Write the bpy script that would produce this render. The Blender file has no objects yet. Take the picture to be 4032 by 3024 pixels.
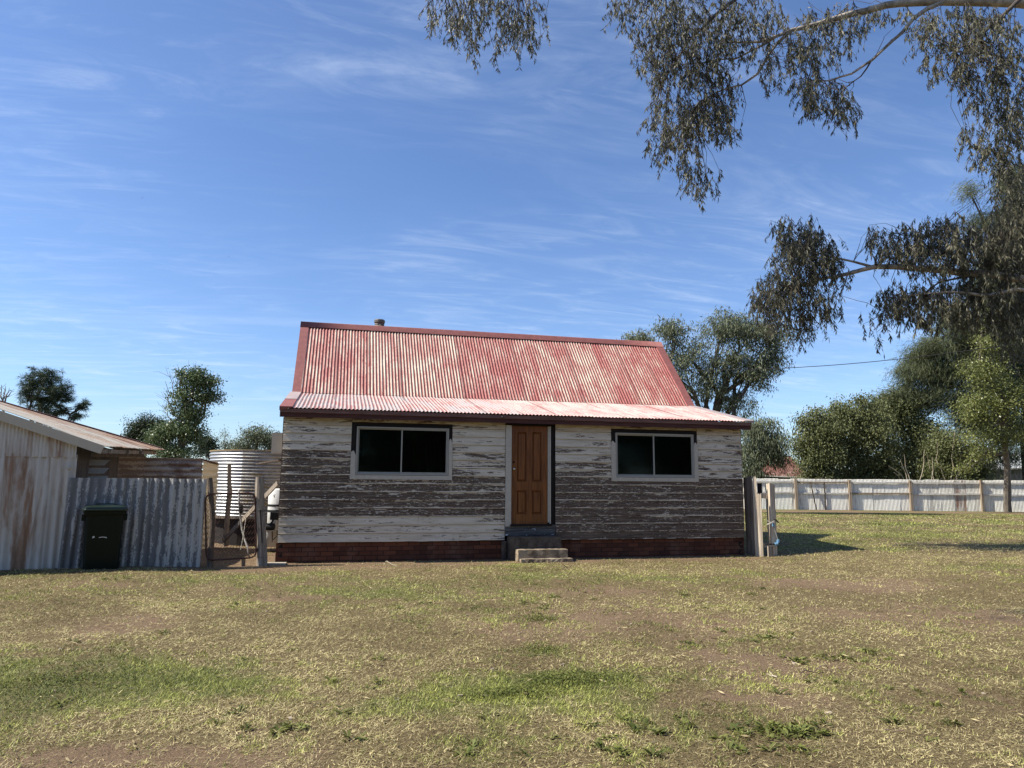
import bpy, math, random
import numpy as np
from mathutils import Vector, Matrix

random.seed(7)
RNG = np.random.default_rng(11)
SC = bpy.context.scene
COL = SC.collection

# ------------------------------------------------------------------ camera
CAM = np.array([-3.4388, -14.4025, 1.5677])
FPX, PITCH, ROLL, YAW = 2784.13, 0.13764, 0.008076, 0.234472
def _axes():
    cy, sy = math.cos(YAW), math.sin(YAW)
    f = np.array([sy*math.cos(PITCH), cy*math.cos(PITCH), math.sin(PITCH)])
    r = np.array([cy, -sy, 0.0]); u = np.cross(r, f)
    return (r*math.cos(ROLL)+u*math.sin(ROLL), -r*math.sin(ROLL)+u*math.cos(ROLL), f)
CR, CU, CF = _axes()
cd = bpy.data.cameras.new('camera'); cam = bpy.data.objects.new('camera', cd); COL.objects.link(cam)
cam.matrix_world = Matrix(((CR[0], CU[0], -CF[0], CAM[0]), (CR[1], CU[1], -CF[1], CAM[1]),
                           (CR[2], CU[2], -CF[2], CAM[2]), (0, 0, 0, 1)))
cd.sensor_width = 36; cd.lens = FPX/4032*36; cd.clip_start = 0.1; cd.clip_end = 6000
SC.camera = cam

# ------------------------------------------------------------------ world, sun, exposure
SUN = np.array([-0.95, 0.05, 1.0]); SUN /= np.linalg.norm(SUN)
EL = math.asin(SUN[2]); AZ = math.atan2(SUN[0], SUN[1])
w = bpy.data.worlds.new("World"); SC.world = w; w.use_nodes = True
nt = w.node_tree; nt.nodes.clear()
def wn(t, **k):
    n = nt.nodes.new(t)
    for a, b in k.items(): setattr(n, a, b)
    return n
def wl(a, b): nt.links.new(a, b)
def wmath(op, a, b=None, clamp=False):
    n = wn('ShaderNodeMath', operation=op, use_clamp=clamp)
    for i, x in enumerate((a, b)):
        if x is None: continue
        if hasattr(x, 'links'): wl(x, n.inputs[i])
        else: n.inputs[i].default_value = x
    return n.outputs[0]
sky = wn('ShaderNodeTexSky', sky_type='NISHITA', sun_disc=False)
sky.sun_elevation = EL; sky.sun_rotation = AZ; sky.altitude = 200
sky.air_density = 1.0; sky.dust_density = 0.5; sky.ozone_density = 2.3
tc = wn('ShaderNodeTexCoord'); sp = wn('ShaderNodeSeparateXYZ'); wl(tc.outputs['Generated'], sp.inputs[0])
zc = wmath('ADD', wmath('MAXIMUM', sp.outputs[2], 0.0), 0.12)
cb = wn('ShaderNodeCombineXYZ')
wl(wmath('DIVIDE', sp.outputs[0], zc), cb.inputs[0]); wl(wmath('DIVIDE', sp.outputs[1], zc), cb.inputs[1])
def wnoise(scale, rot, sx, sy, detail, dist, rough=0.55, off=0.0):
    m = wn('ShaderNodeMapping'); wl(cb.outputs[0], m.inputs[0])
    m.inputs['Rotation'].default_value = (0, 0, rot); m.inputs['Scale'].default_value = (sx, sy, 1)
    m.inputs['Location'].default_value = (off, off*0.7, 0)
    n = wn('ShaderNodeTexNoise'); n.inputs['Scale'].default_value = scale; n.inputs['Detail'].default_value = detail
    n.inputs['Roughness'].default_value = rough; n.inputs['Distortion'].default_value = dist
    wl(m.outputs[0], n.inputs['Vector']); return n.outputs['Fac']
def wramp(x, a, b):
    n = wn('ShaderNodeMapRange'); n.interpolation_type = 'SMOOTHSTEP'
    n.inputs['From Min'].default_value = a; n.inputs['From Max'].default_value = b
    wl(x, n.inputs['Value']); return n.outputs['Result']
big = wramp(wnoise(0.6, 0.3, 1, 1, 3, 0.6, off=8.4), 0.30, 0.62)
wisp = wramp(wnoise(2.3, 0.75, 0.6, 1.7, 10, 2.2, 0.64, off=1.7), 0.44, 0.80)
fine = wramp(wnoise(4.2, 0.9, 0.5, 2.0, 9, 1.6, 0.62, off=7.7), 0.46, 0.82)
cl = wmath('ADD', wmath('MULTIPLY', wmath('MULTIPLY', big, wisp), 0.21), wmath('MULTIPLY', wmath('MULTIPLY', fine, big), 0.22))
cl = wmath('ADD', cl, wmath('MULTIPLY', big, 0.03), clamp=True)
# long thin streaks low over the horizon
streak = wramp(wnoise(1.1, 0.12, 0.16, 1.5, 5, 0.7, 0.5, off=12.3), 0.56, 0.74)
cl = wmath('ADD', cl, wmath('MULTIPLY', streak, 0.17), clamp=True)
mx = wn('ShaderNodeMix', data_type='RGBA'); wl(cl, mx.inputs['Factor'])
tint = wn('ShaderNodeMix', data_type='RGBA', blend_type='MULTIPLY'); tint.inputs['Factor'].default_value = 1
wl(sky.outputs[0], tint.inputs[6]); tint.inputs[7].default_value = (0.82, 0.95, 1.17, 1)
wl(tint.outputs[2], mx.inputs[6]); mx.inputs[7].default_value = (6.6, 7.4, 8.6, 1)
bg = wn('ShaderNodeBackground'); wl(mx.outputs[2], bg.inputs[0]); bg.inputs[1].default_value = 0.088
wo = wn('ShaderNodeOutputWorld'); wl(bg.outputs[0], wo.inputs[0])

ld = bpy.data.lights.new('sun', 'SUN'); ld.energy = 5.0; ld.angle = math.radians(0.5); ld.color = (1.0, 0.94, 0.82)
sun = bpy.data.objects.new('sun', ld); COL.objects.link(sun); sun.location = (-20, 0, 30)
sun.rotation_euler = Vector(SUN).to_track_quat('Z', 'Y').to_euler()
vs = SC.view_settings; vs.view_transform = 'Standard'; vs.look = 'None'; vs.gamma = 1; vs.exposure = 0.8
vs.use_curve_mapping = False
SC.render.resolution_x = 1024; SC.render.resolution_y = 768

# ------------------------------------------------------------------ positions
def ss(t): t = np.clip(t, 0, 1); return t*t*(3-2*t)
class VN:
    def __init__(s, seed): s.g = np.random.default_rng(seed).random((256, 256))
    def __call__(s, x, y):
        x = np.asarray(x, float); y = np.asarray(y, float)
        xi = np.floor(x).astype(int); yi = np.floor(y).astype(int); fx = ss(x-xi); fy = ss(y-yi)
        a = s.g[xi % 256, yi % 256]; b = s.g[(xi+1) % 256, yi % 256]; c = s.g[xi % 256, (yi+1) % 256]; d = s.g[(xi+1) % 256, (yi+1) % 256]
        return (a*(1-fx)+b*fx)*(1-fy)+(c*(1-fx)+d*fx)*fy
    def f(s, x, y, o=4):
        t = 0; a = 0.5; n = 0
        for i in range(o): t = t+a*s(x*2**i+17*i, y*2**i+31*i); n += a; a *= 0.55
        return t/n
NA, NB, NC = VN(3), VN(5), VN(9)
def G(x, y):
    x = np.asarray(x, float); y = np.asarray(y, float)
    near = 1-ss((np.hypot(x, y)-60)/60)
    return (0.10*ss((x-5.2)/2.6) + 0.08*ss((-x-5.2)/1.8)*ss((y+7)/5) + 0.03*(NA.f(x*0.35, y*0.35, 3)-0.5)*near*ss((-y-0.3)/1.5)
            + 0.012*(NB.f(x*3, y*3, 2)-0.5)*near)
def ray(u, v): return CF+(u-2016)/FPX*CR-(v-1512)/FPX*CU
def at(u, v, d): return CAM+ray(u, v)*d            # a point d metres deep
def onp(u, v, axis, val):
    q = ray(u, v); return CAM+q*((val-CAM[axis])/q[axis])
def gat(u, v, it=8):
    z = 0.0
    for _ in range(it):
        p = onp(u, v, 2, z); z = float(G(p[0], p[1]))
    return np.array([p[0], p[1], z])

# ------------------------------------------------------------------ object helpers
def worg(o):
    v = Vector((0, 0, 0))
    while o is not None: v += Vector(o.location); o = o.parent
    return v
def tag(o, label=None, cat=None, group=None, kind=None):
    for k, x in (('label', label), ('category', cat), ('group', group), ('kind', kind)):
        if x: o[k] = x
    return o
def thing(name, label, cat, loc=(0, 0, 0), group=None):
    o = bpy.data.objects.new(name, None); COL.objects.link(o); o.location = tuple(float(c) for c in loc)
    o.empty_display_size = 0.2
    return tag(o, label, cat, group)
def mesh_np(name, V, F, mat=None, attrs=None, smooth=False):
    V = np.asarray(V, np.float32); me = bpy.data.meshes.new(name)
    if isinstance(F, np.ndarray):
        k = F.shape[1]; me.vertices.add(len(V)); me.vertices.foreach_set('co', V.ravel())
        me.loops.add(F.size); me.loops.foreach_set('vertex_index', F.astype(np.int32).ravel())
        me.polygons.add(len(F)); me.polygons.foreach_set('loop_start', np.arange(0, F.size, k, dtype=np.int32))
        me.update(calc_edges=True)
    else:
        me.from_pydata([tuple(map(float, v)) for v in V], [], [tuple(int(i) for i in f) for f in F]); me.update()
    if smooth: me.polygons.foreach_set('use_smooth', np.ones(len(me.polygons), bool))
    for n, a in (attrs or {}).items():
        at_ = me.attributes.new(n, 'FLOAT', 'POINT'); at_.data.foreach_set('value', np.asarray(a, np.float32))
    if mat: me.materials.append(mat)
    return me
def put(name, me, parent=None, loc=None, color=None):
    o = bpy.data.objects.new(name, me); COL.objects.link(o)
    if parent: o.parent = parent
    if loc is not None: o.location = tuple(float(c) for c in loc)
    if color: o.color = color
    return o
def obj(name, V, F, mat, parent=None, attrs=None, smooth=False, color=None):
    """mesh given in world coordinates; the parent's origin is taken off"""
    V = np.asarray(V, float)
    if parent is not None: V = V-np.array(worg(parent))
    return put(name, mesh_np(name, V, F, mat, attrs, smooth), parent, None, color)
class MB:
    def __init__(s): s.V = []; s.F = []
    def add(s, V, F):
        n = len(s.V); s.V += [tuple(map(float, v)) for v in V]; s.F += [tuple(int(i)+n for i in f) for f in F]; return s
    def box(s, a, b, jit=0.0):
        x0, y0, z0 = np.minimum(a, b); x1, y1, z1 = np.maximum(a, b)
        V = np.array([(x0, y0, z0), (x1, y0, z0), (x1, y1, z0), (x0, y1, z0), (x0, y0, z1), (x1, y0, z1), (x1, y1, z1), (x0, y1, z1)], float)
        if jit: V += RNG.uniform(-jit, jit, V.shape)
        return s.add(V, [(0, 3, 2, 1), (4, 5, 6, 7), (0, 1, 5, 4), (1, 2, 6, 5), (2, 3, 7, 6), (3, 0, 4, 7)])
    def beam(s, p, q, wdt, h, up=(0, 0, 1), jit=0.0):
        p = np.array(p, float); q = np.array(q, float); d = q-p; d /= np.linalg.norm(d)
        up = np.array(up, float); sd = np.cross(d, up); sd /= np.linalg.norm(sd); u2 = np.cross(sd, d)
        V = [c+sd*a*wdt/2+u2*b*h/2 for c in (p, q) for a, b in ((-1, -1), (1, -1), (1, 1), (-1, 1))]
        V = np.array(V)
        if jit: V += RNG.uniform(-jit, jit, V.shape)
        return s.add(V, [(3, 2, 1, 0), (4, 5, 6, 7), (0, 1, 5, 4), (1, 2, 6, 5), (2, 3, 7, 6), (3, 0, 4, 7)])
    def tube(s, P, R, n=8, cap=True, jit=0.0):
        V, F = tube(P, R, n, cap, jit); return s.add(V, F)
    def obj(s, name, mat, parent=None, smooth=False, color=None): return obj(name, s.V, s.F, mat, parent, None, smooth, color)
def tube(P, R, n=8, cap=True, jit=0.0):
    P = [np.array(p, float) for p in P]
    if not hasattr(R, '__len__'): R = [R]*len(P)
    V = []; F = []; ref = np.array([0.13, 0.31, 0.94])
    for i, p in enumerate(P):
        a = P[max(i-1, 0)]; b = P[min(i+1, len(P)-1)]; d = b-a; d = d/(np.linalg.norm(d)+1e-9)
        if abs(d@ref) > 0.97: ref = np.array([0.9, 0.2, 0.1])
        s1 = np.cross(d, ref); s1 /= np.linalg.norm(s1); s2 = np.cross(d, s1); ref = np.cross(s1, d) if False else ref
        for k in range(n):
            t = 2*math.pi*k/n; r = R[i]*(1+(random.uniform(-jit, jit) if jit else 0))
            V.append(p+(s1*math.cos(t)+s2*math.sin(t))*r)
    for i in range(len(P)-1):
        for k in range(n):
            F.append((i*n+k, i*n+(k+1) % n, (i+1)*n+(k+1) % n, (i+1)*n+k))
    if cap: F.append(tuple(range(n))[::-1]); F.append(tuple((len(P)-1)*n+k for k in range(n)))
    return V, F
def corr(o, ud, vd, nrm, width, length, pitch=0.076, amp=0.009, seg=8, nv=5, wob=0.003, jag0=0.0, jag1=0.0, phase=0.0, seed=0):
    """corrugated sheet: waves run across ud, ribs along vd"""
    r = np.random.default_rng(seed+101)
    o, ud, vd, nrm = (np.array(a, float) for a in (o, ud, vd, nrm))
    nu = max(2, int(round(width/pitch*seg))); us = np.linspace(0, width, nu+1); vsn = np.linspace(0, length, nv+1)
    U, W = np.meshgrid(us, vsn, indexing='ij'); wave = np.sin(2*np.pi*(U/pitch)+phase)
    wb = wob*np.sin(U*2.1+r.uniform(0, 6)+W*1.3)+wob*r.uniform(-1, 1)*np.cos(W*2.3)
    j0 = jag0*(r.random(nu+1)-0.5); j1 = jag1*(r.random(nu+1)-0.5)
    Wj = W+np.where(W == 0, j0[:, None], 0)+np.where(W == length, j1[:, None], 0)
    V = o+U[..., None]*ud+Wj[..., None]*vd+(wave*amp+wb)[..., None]*nrm
    idx = np.arange((nu+1)*(nv+1)).reshape(nu+1, nv+1)
    F = np.stack([idx[:-1, :-1], idx[1:, :-1], idx[1:, 1:], idx[:-1, 1:]], -1).reshape(-1, 4)
    return V.reshape(-1, 3), F, {'crest': (wave*0.5+0.5).ravel(), 's': (U/width).ravel(), 't': (W/length).ravel()}
def sheet(name, mat, parent, *a, color=None, **k):
    V, F, A = corr(*a, **k); return obj(name, V, F, mat, parent, A, True, color)

# ------------------------------------------------------------------ material helpers
class MT:
    def __init__(s, name):
        s.m = bpy.data.materials.new(name); s.m.use_nodes = True; s.t = s.m.node_tree
        s.b = s.t.nodes['Principled BSDF']; s.out = s.t.nodes['Material Output']; s._p = None
    def n(s, t, **k):
        x = s.t.nodes.new(t)
        for a, b in k.items(): setattr(x, a, b)
        return x
    def set(s, sock, v):
        if hasattr(v, 'links'): s.t.links.new(v, sock)
        elif isinstance(v, tuple) and len(v) == 3 and sock.type == 'RGBA': sock.default_value = (*v, 1)
        else: sock.default_value = v
    def pos(s):
        if s._p is None: s._p = s.n('ShaderNodeNewGeometry').outputs['Position']
        return s._p
    def objc(s): return s.n('ShaderNodeTexCoord').outputs['Object']
    def map(s, v, sc=(1, 1, 1), loc=(0, 0, 0), rot=(0, 0, 0)):
        m = s.n('ShaderNodeMapping'); s.set(m.inputs[0], v); m.inputs['Scale'].default_value = sc
        m.inputs['Location'].default_value = loc; m.inputs['Rotation'].default_value = rot; return m.outputs[0]
    def noise(s, sc=(1, 1, 1), scale=1.0, detail=5, rough=0.55, dist=0.0, v=None, loc=(0, 0, 0)):
        n = s.n('ShaderNodeTexNoise'); s.set(n.inputs['Vector'], s.map(v or s.pos(), sc, loc))
        n.inputs['Scale'].default_value = scale; n.inputs['Detail'].default_value = detail
        n.inputs['Roughness'].default_value = rough; n.inputs['Distortion'].default_value = dist; return n.outputs['Fac']
    def attr(s, name): return s.n('ShaderNodeAttribute', attribute_name=name).outputs['Fac']
    def oinfo(s, k='Color'): return s.n('ShaderNodeObjectInfo').outputs[k]
    def sep(s, c):
        x = s.n('ShaderNodeSeparateColor'); s.set(x.inputs[0], c); return x.outputs[0], x.outputs[1], x.outputs[2]
    def ma(s, op, a, b=0.0, clamp=False):
        x = s.n('ShaderNodeMath', operation=op, use_clamp=clamp); s.set(x.inputs[0], a); s.set(x.inputs[1], b); return x.outputs[0]
    def rmp(s, x, a, b, lo=0.0, hi=1.0):
        n = s.n('ShaderNodeMapRange', interpolation_type='SMOOTHSTEP'); s.set(n.inputs['Value'], x)
        s.set(n.inputs['From Min'], a); s.set(n.inputs['From Max'], b)
        n.inputs['To Min'].default_value = lo; n.inputs['To Max'].default_value = hi; return n.outputs[0]
    def mix(s, f, a, b, mode='MIX'):
        n = s.n('ShaderNodeMix', data_type='RGBA', blend_type=mode); s.set(n.inputs['Factor'], f); s.set(n.inputs[6], a); s.set(n.inputs[7], b)
        return n.outputs[2]
    def bump(s, h, strength=0.4, dist=0.01):
        b = s.n('ShaderNodeBump'); b.inputs['Strength'].default_value = strength; b.inputs['Distance'].default_value = dist
        s.set(b.inputs['Height'], h); s.t.links.new(b.outputs[0], s.b.inputs['Normal'])
    def fin(s, col, rough=0.8, metal=0.0, spec=0.3):
        s.set(s.b.inputs['Base Color'], col); s.set(s.b.inputs['Roughness'], rough); s.set(s.b.inputs['Metallic'], metal)
        s.b.inputs['Specular IOR Level'].default_value = spec; return s.m

def mat_plain(name, c, rough=0.7, metal=0.0, var=0.25, sc=6.0, spec=0.3):
    m = MT(name); n = m.noise(scale=sc, detail=6)
    c2 = tuple(x*(1-var) for x in c); c3 = tuple(min(1, x*(1+var)) for x in c)
    m.bump(n, 0.15, 0.01)
    return m.fin(m.mix(n, c2, c3), rough, metal, spec)
def mat_wood(name, lo, hi, grain=(30, 30, 1.5), crack=0.5):
    m = MT(name); g = m.noise(grain, 1.0, 7, 0.65, 0.6); c = m.noise((grain[0]*1.6, grain[1]*1.6, grain[2]*0.5), 1.0, 3, 0.5, 0.2, loc=(4, 2, 1))
    big = m.noise(scale=1.7, detail=3)
    col = m.mix(m.rmp(g, 0.3, 0.7), lo, hi); col = m.mix(m.ma('MULTIPLY', m.rmp(c, 0.60, 0.70), crack), col, tuple(x*0.25 for x in lo))
    col = m.mix(m.ma('MULTIPLY', m.rmp(big, 0.35, 0.7), 0.35), col, tuple(x*0.6 for x in hi))
    m.bump(m.ma('SUBTRACT', g, m.rmp(c, 0.58, 0.7)), 0.6, 0.01); return m.fin(col, 0.9)
def mat_boards():
    m = MT('peeling_paint'); r, g, b = m.sep(m.oinfo())
    va = m.n('ShaderNodeVectorMath', operation='SCALE'); va.inputs[0].default_value = (37.0, 3.0, 11.0); m.set(va.inputs['Scale'], m.oinfo('Random'))
    vb_ = m.n('ShaderNodeVectorMath', operation='ADD'); m.set(vb_.inputs[0], m.pos()); m.set(vb_.inputs[1], va.outputs[0]); m._p = vb_.outputs[0]; s = m.attr('s'); t = m.attr('t')
    peel = m.ma('ADD', m.ma('MULTIPLY', r, m.ma('SUBTRACT', 1.0, s)), m.ma('MULTIPLY', g, s))
    big = m.noise((1.1, 1, 7.0), 1.3, 4, 0.6, 0.3); mid = m.noise((3.6, 3, 32), 1.0, 6, 0.66, 0.5, loc=(3, 1, 9)); fine = m.noise((38, 10, 80), 1.0, 3, 0.6)
    q = m.ma('ADD', m.ma('ADD', m.ma('MULTIPLY', big, 0.50), m.ma('MULTIPLY', mid, 0.57)), m.ma('MULTIPLY', fine, 0.10))
    fleck = m.rmp(m.noise((15, 5, 64), 1.0, 4, 0.6, loc=(7, 2, 1)), 0.57, 0.63); q = m.ma('SUBTRACT', q, m.ma('MULTIPLY', fleck, 0.15))
    pit = m.rmp(m.noise((11, 5, 50), 1.0, 4, 0.65, loc=(1, 8, 5)), 0.60, 0.66); q = m.ma('ADD', q, m.ma('MULTIPLY', pit, 0.07))
    # the sheltered lower lip of every board keeps its paint longest
    lip = m.ma('MULTIPLY', m.rmp(t, 0.20, 0.06), 0.16)
    lip = m.ma('ADD', lip, m.ma('MULTIPLY', m.rmp(t, 0.80, 0.97), 0.07))
    q = m.ma('SUBTRACT', q, lip)
    th = m.ma('SUBTRACT', 0.715, m.ma('MULTIPLY', peel, 0.235))
    mask = m.rmp(q, m.ma('SUBTRACT', th, 0.012), m.ma('ADD', th, 0.012))
    grain = m.noise((2.2, 8, 75), 1.0, 7, 0.7, 0.4); tone = m.noise((1.2, 1, 7), 1.0, 3)
    wood = m.mix(m.rmp(grain, 0.3, 0.72), (0.040, 0.027, 0.019), (0.215, 0.158, 0.115))
    wood = m.mix(m.ma('MULTIPLY', m.rmp(tone, 0.5, 0.75), 0.6), wood, (0.11, 0.062, 0.048))
    dirt = m.noise((1.5, 2, 9), 1.0, 6, 0.65); dots = m.noise((22, 8, 40), 1.0, 2, loc=(5, 5, 5))
    paint = m.mix(m.rmp(dirt, 0.35, 0.75), (0.66, 0.59, 0.48), (0.47, 0.395, 0.29))
    paint = m.mix(m.ma('MULTIPLY', m.rmp(dots, 0.68, 0.76), 0.7), paint, (0.26, 0.19, 0.13))
    paint = m.mix(m.ma('MULTIPLY', b, m.rmp(mid, 0.35, 0.6)), paint, (0.34, 0.22, 0.09))
    seam = m.rmp(t, 0.055, 0.015); paint = m.mix(m.ma('MULTIPLY', seam, 0.75), paint, (0.20, 0.13, 0.09))
    edge = m.ma('MULTIPLY', m.rmp(q, m.ma('SUBTRACT', th, 0.05), th), 0.35)
    paint = m.mix(edge, paint, (0.78, 0.71, 0.60))
    m.bump(m.ma('ADD', m.ma('MULTIPLY', mask, -1.0), m.ma('MULTIPLY', grain, 0.35)), 0.55, 0.004)
    return m.fin(m.mix(mask, paint, wood), 0.85)
def mat_roof(name, red, cream, bias, metalc=None, red2=None):
    m = MT(name); cr = m.attr('crest'); r, g, b = m.sep(m.oinfo())
    p1 = m.noise((2.6, 1.1, 1.3), 1.0, 4, 0.6, 0.5); p2 = m.noise((16, .9, 1.0), 1.0, 5, 0.6, 0.3, loc=(2, 7, 3)); p3 = m.noise((40, 14, 14), 1.0, 5, 0.7)
    q = m.ma('ADD', m.ma('MULTIPLY', p1, 0.75), m.ma('MULTIPLY', p2, 0.50)); q = m.ma('ADD', q, m.ma('MULTIPLY', p3, 0.38))
    q = m.ma('ADD', q, m.ma('MULTIPLY', cr, 0.36)); q = m.ma('ADD', q, m.ma('MULTIPLY', m.ma('SUBTRACT', r, 0.5), 0.30))
    mask = m.rmp(q, bias-0.12, bias+0.13)
    rd = m.mix(m.rmp(p3, 0.35, 0.7), red, red2 or tuple(min(1, c*1.45+0.03) for c in red))
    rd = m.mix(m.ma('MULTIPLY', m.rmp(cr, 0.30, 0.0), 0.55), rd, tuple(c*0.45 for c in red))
    ch = m.mix(p3, cream, tuple(c*0.8 for c in cream))
    col = m.mix(m.ma('MULTIPLY', mask, 0.93), rd, ch)
    if metalc:
        k = m.rmp(m.ma('ADD', m.ma('MULTIPLY', p1, 0.7), m.ma('MULTIPLY', b, 0.6)), 0.62, 0.80); col = m.mix(m.ma('MULTIPLY', k, 0.85), col, m.mix(p2, metalc, tuple(c*0.6 for c in metalc)))
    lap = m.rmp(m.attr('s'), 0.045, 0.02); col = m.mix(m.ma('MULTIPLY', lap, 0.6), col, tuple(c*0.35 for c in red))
    spots = m.noise((60, 20, 20), 1.0, 2, loc=(1, 1, 8)); col = m.mix(m.ma('MULTIPLY', m.rmp(spots, 0.70, 0.76), 0.7), col, (0.10, 0.04, 0.03))
    m.bump(p3, 0.2, 0.004); return m.fin(col, 0.62, 0.0, 0.35)
def mat_tin(name, base, stain, th=0.55, rust=None, rth=0.66, sc=(9, 9, 1.6), metal=0.35, rough=0.5, soft=0.06, crestw=0.10, amt=0.9, tonev=0.22):
    m = MT(name); cr = m.attr('crest'); r, g, b = m.sep(m.oinfo())
    p1 = m.noise(tuple(c*0.28 for c in sc), 1.0, 4, 0.6, 0.3, loc=(5, 2, 3)); p2 = m.noise(sc, 1.0, 6, 0.7, 0.4); p3 = m.noise((45, 45, 25), 1.0, 4, 0.7)
    q = m.ma('ADD', m.ma('MULTIPLY', p1, 0.55), m.ma('MULTIPLY', p2, 0.45)); q = m.ma('ADD', q, m.ma('MULTIPLY', m.ma('SUBTRACT', p3, 0.5), 0.48))
    q = m.ma('ADD', q, m.ma('MULTIPLY', m.ma('SUBTRACT', 0.5, cr), crestw)); q = m.ma('ADD', q, m.ma('MULTIPLY', m.ma('SUBTRACT', r, 0.5), 0.4))
    k = m.rmp(q, th-soft, th+soft)
    bs = m.mix(p1, tuple(c*(1-tonev) for c in base), tuple(min(1, c*(1+tonev)) for c in base))
    col = m.mix(m.ma('MULTIPLY', k, amt), bs, m.mix(p3, stain, tuple(c*1.7 for c in stain)))
    if rust:
        rr = m.noise((sc[0]*0.6, sc[1]*0.6, sc[2]*0.45), 1.0, 5, 0.65, 0.3, loc=(9, 9, 2))
        rq = m.ma('ADD', rr, m.ma('MULTIPLY', m.ma('SUBTRACT', g, 0.5), 0.5))
        k2 = m.rmp(rq, rth-0.08, rth+0.08); col = m.mix(m.ma('MULTIPLY', k2, 0.85), col, m.mix(p3, rust, tuple(c*0.5 for c in rust)))
    m.bump(p3, 0.12, 0.004); return m.fin(col, rough, metal, 0.4)
def mat_leaf(name, a, b, trans=0.25, rough=0.6, spec=0.3):
    m = MT(name); t = m.attr('tint'); col = m.mix(t, a, b)
    m.fin(col, rough, 0, spec)
    tr = m.n('ShaderNodeBsdfTranslucent'); m.set(tr.inputs[0], m.mix(t, tuple(c*1.2 for c in a), tuple(c*1.3 for c in b)))
    mx_ = m.n('ShaderNodeMixShader'); mx_.inputs[0].default_value = trans
    m.t.links.new(m.b.outputs[0], mx_.inputs[1]); m.t.links.new(tr.outputs[0], mx_.inputs[2]); m.t.links.new(mx_.outputs[0], m.out.inputs[0])
    return m.m

M = {}
M['boards'] = mat_boards()
M['roof'] = mat_roof('faded_red_roof', (0.255, 0.070, 0.060), (0.62, 0.56, 0.44), 1.10)
M['roof_low'] = mat_roof('chalky_red_roof', (0.30, 0.125, 0.115), (0.52, 0.43, 0.39), 0.98, metalc=(0.40, 0.37, 0.375))
M['flash'] = mat_plain('faded_red_flashing', (0.23, 0.085, 0.078), 0.7, 0, 0.4, 9)
M['flash_grey'] = mat_plain('chalky_grey_flashing', (0.36, 0.29, 0.28), 0.6, 0, 0.35, 5)
M['fascia'] = mat_wood('faded_fascia_paint', (0.12, 0.062, 0.055), (0.24, 0.135, 0.115), (2, 12, 40), 0.3)
M['fascia_dark'] = mat_wood('dark_red_fascia_paint', (0.055, 0.022, 0.020), (0.11, 0.045, 0.038), (2, 12, 40), 0.3)
M['trim'] = mat_plain('white_trim_paint', (0.46, 0.42, 0.35), 0.7, 0, 0.22, 14)
M['frame'] = mat_plain('window_frame_paint', (0.33, 0.315, 0.275), 0.5, 0, 0.12, 10)
M['black'] = mat_plain('black_timber_and_shade', (0.016, 0.012, 0.011), 0.85, 0, 0.4, 20)
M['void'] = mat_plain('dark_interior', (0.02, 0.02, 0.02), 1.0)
M['curtain'] = mat_plain('curtain_cloth', (0.30, 0.24, 0.15), 0.95)
M['concrete'] = mat_plain('worn_concrete', (0.36, 0.31, 0.25), 0.95, 0, 0.45, 13)
M['concrete_dark'] = mat_plain('mossy_concrete', (0.17, 0.15, 0.13), 0.95, 0, 0.6, 13)
M['wood'] = mat_wood('weathered_timber', (0.17, 0.135, 0.105), (0.40, 0.335, 0.265), (34, 34, 1.4), 0.8)
M['wood_pale'] = mat_wood('sunlit_pale_timber', (0.30, 0.24, 0.175), (0.68, 0.585, 0.46), (34, 34, 1.4), 0.8)  # paler copy carrying the sunlight on palings, their rails and the tap post
M['wood_dark'] = mat_wood('weathered_and_shaded_timber', (0.075, 0.058, 0.046), (0.21, 0.165, 0.130), (30, 30, 1.3), 0.8)
M['pale_rail'] = mat_wood('pale_weathered_rail', (0.46, 0.43, 0.39), (0.70, 0.67, 0.62), (2, 20, 30), 0.4)
M['post_far'] = mat_wood('brown_fence_post', (0.20, 0.155, 0.11), (0.34, 0.27, 0.20), (20, 20, 1.3), 0.4)
M['tin_fence'] = mat_tin('mottled_grey_tin', (0.47, 0.45, 0.41), (0.080, 0.080, 0.080), 0.50, rust=(0.26, 0.19, 0.12), rth=0.70, sc=(24, 24, 5.5), metal=0.05, rough=0.65, soft=0.03, crestw=0.13, amt=0.82)
M['tin_shed'] = mat_tin('rust_streaked_tin', (0.55, 0.505, 0.44), (0.40, 0.34, 0.27), 0.54, rust=(0.33, 0.155, 0.065), rth=0.585, sc=(5, 5, 1.0), metal=0.12, rough=0.6, crestw=0.05, tonev=0.1)
M['tin_side'] = mat_tin('shaded_brown_stained_tin', (0.13, 0.105, 0.085), (0.05, 0.04, 0.035), 0.5, sc=(8, 8, 1.2), metal=0.1, rough=0.8)
M['tin_shed_roof'] = mat_tin('rusted_shed_roof_tin', (0.50, 0.46, 0.39), (0.30, 0.20, 0.13), 0.55, rust=(0.24, 0.09, 0.045), rth=0.60, sc=(1.6, 6, 6), metal=0.1, rough=0.7)
M['tin_brown'] = mat_tin('flaking_brown_tin', (0.52, 0.45, 0.37), (0.17, 0.125, 0.095), 0.50, rust=(0.22, 0.11, 0.06), rth=0.60, sc=(3.2, 3.2, 12), metal=0.05, rough=0.8, soft=0.03)
M['tin_cream'] = mat_tin('cream_painted_tin', (0.72, 0.63, 0.46), (0.42, 0.30, 0.18), 0.66, rust=(0.30, 0.16, 0.08), rth=0.74, sc=(3, 3, 6), metal=0.0, rough=0.7)
M['tin_tank'] = mat_tin('new_galvanised_tank', (0.38, 0.39, 0.40), (0.15, 0.155, 0.165), 0.56, sc=(2, 2, 9), metal=0.6, rough=0.42)
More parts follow.
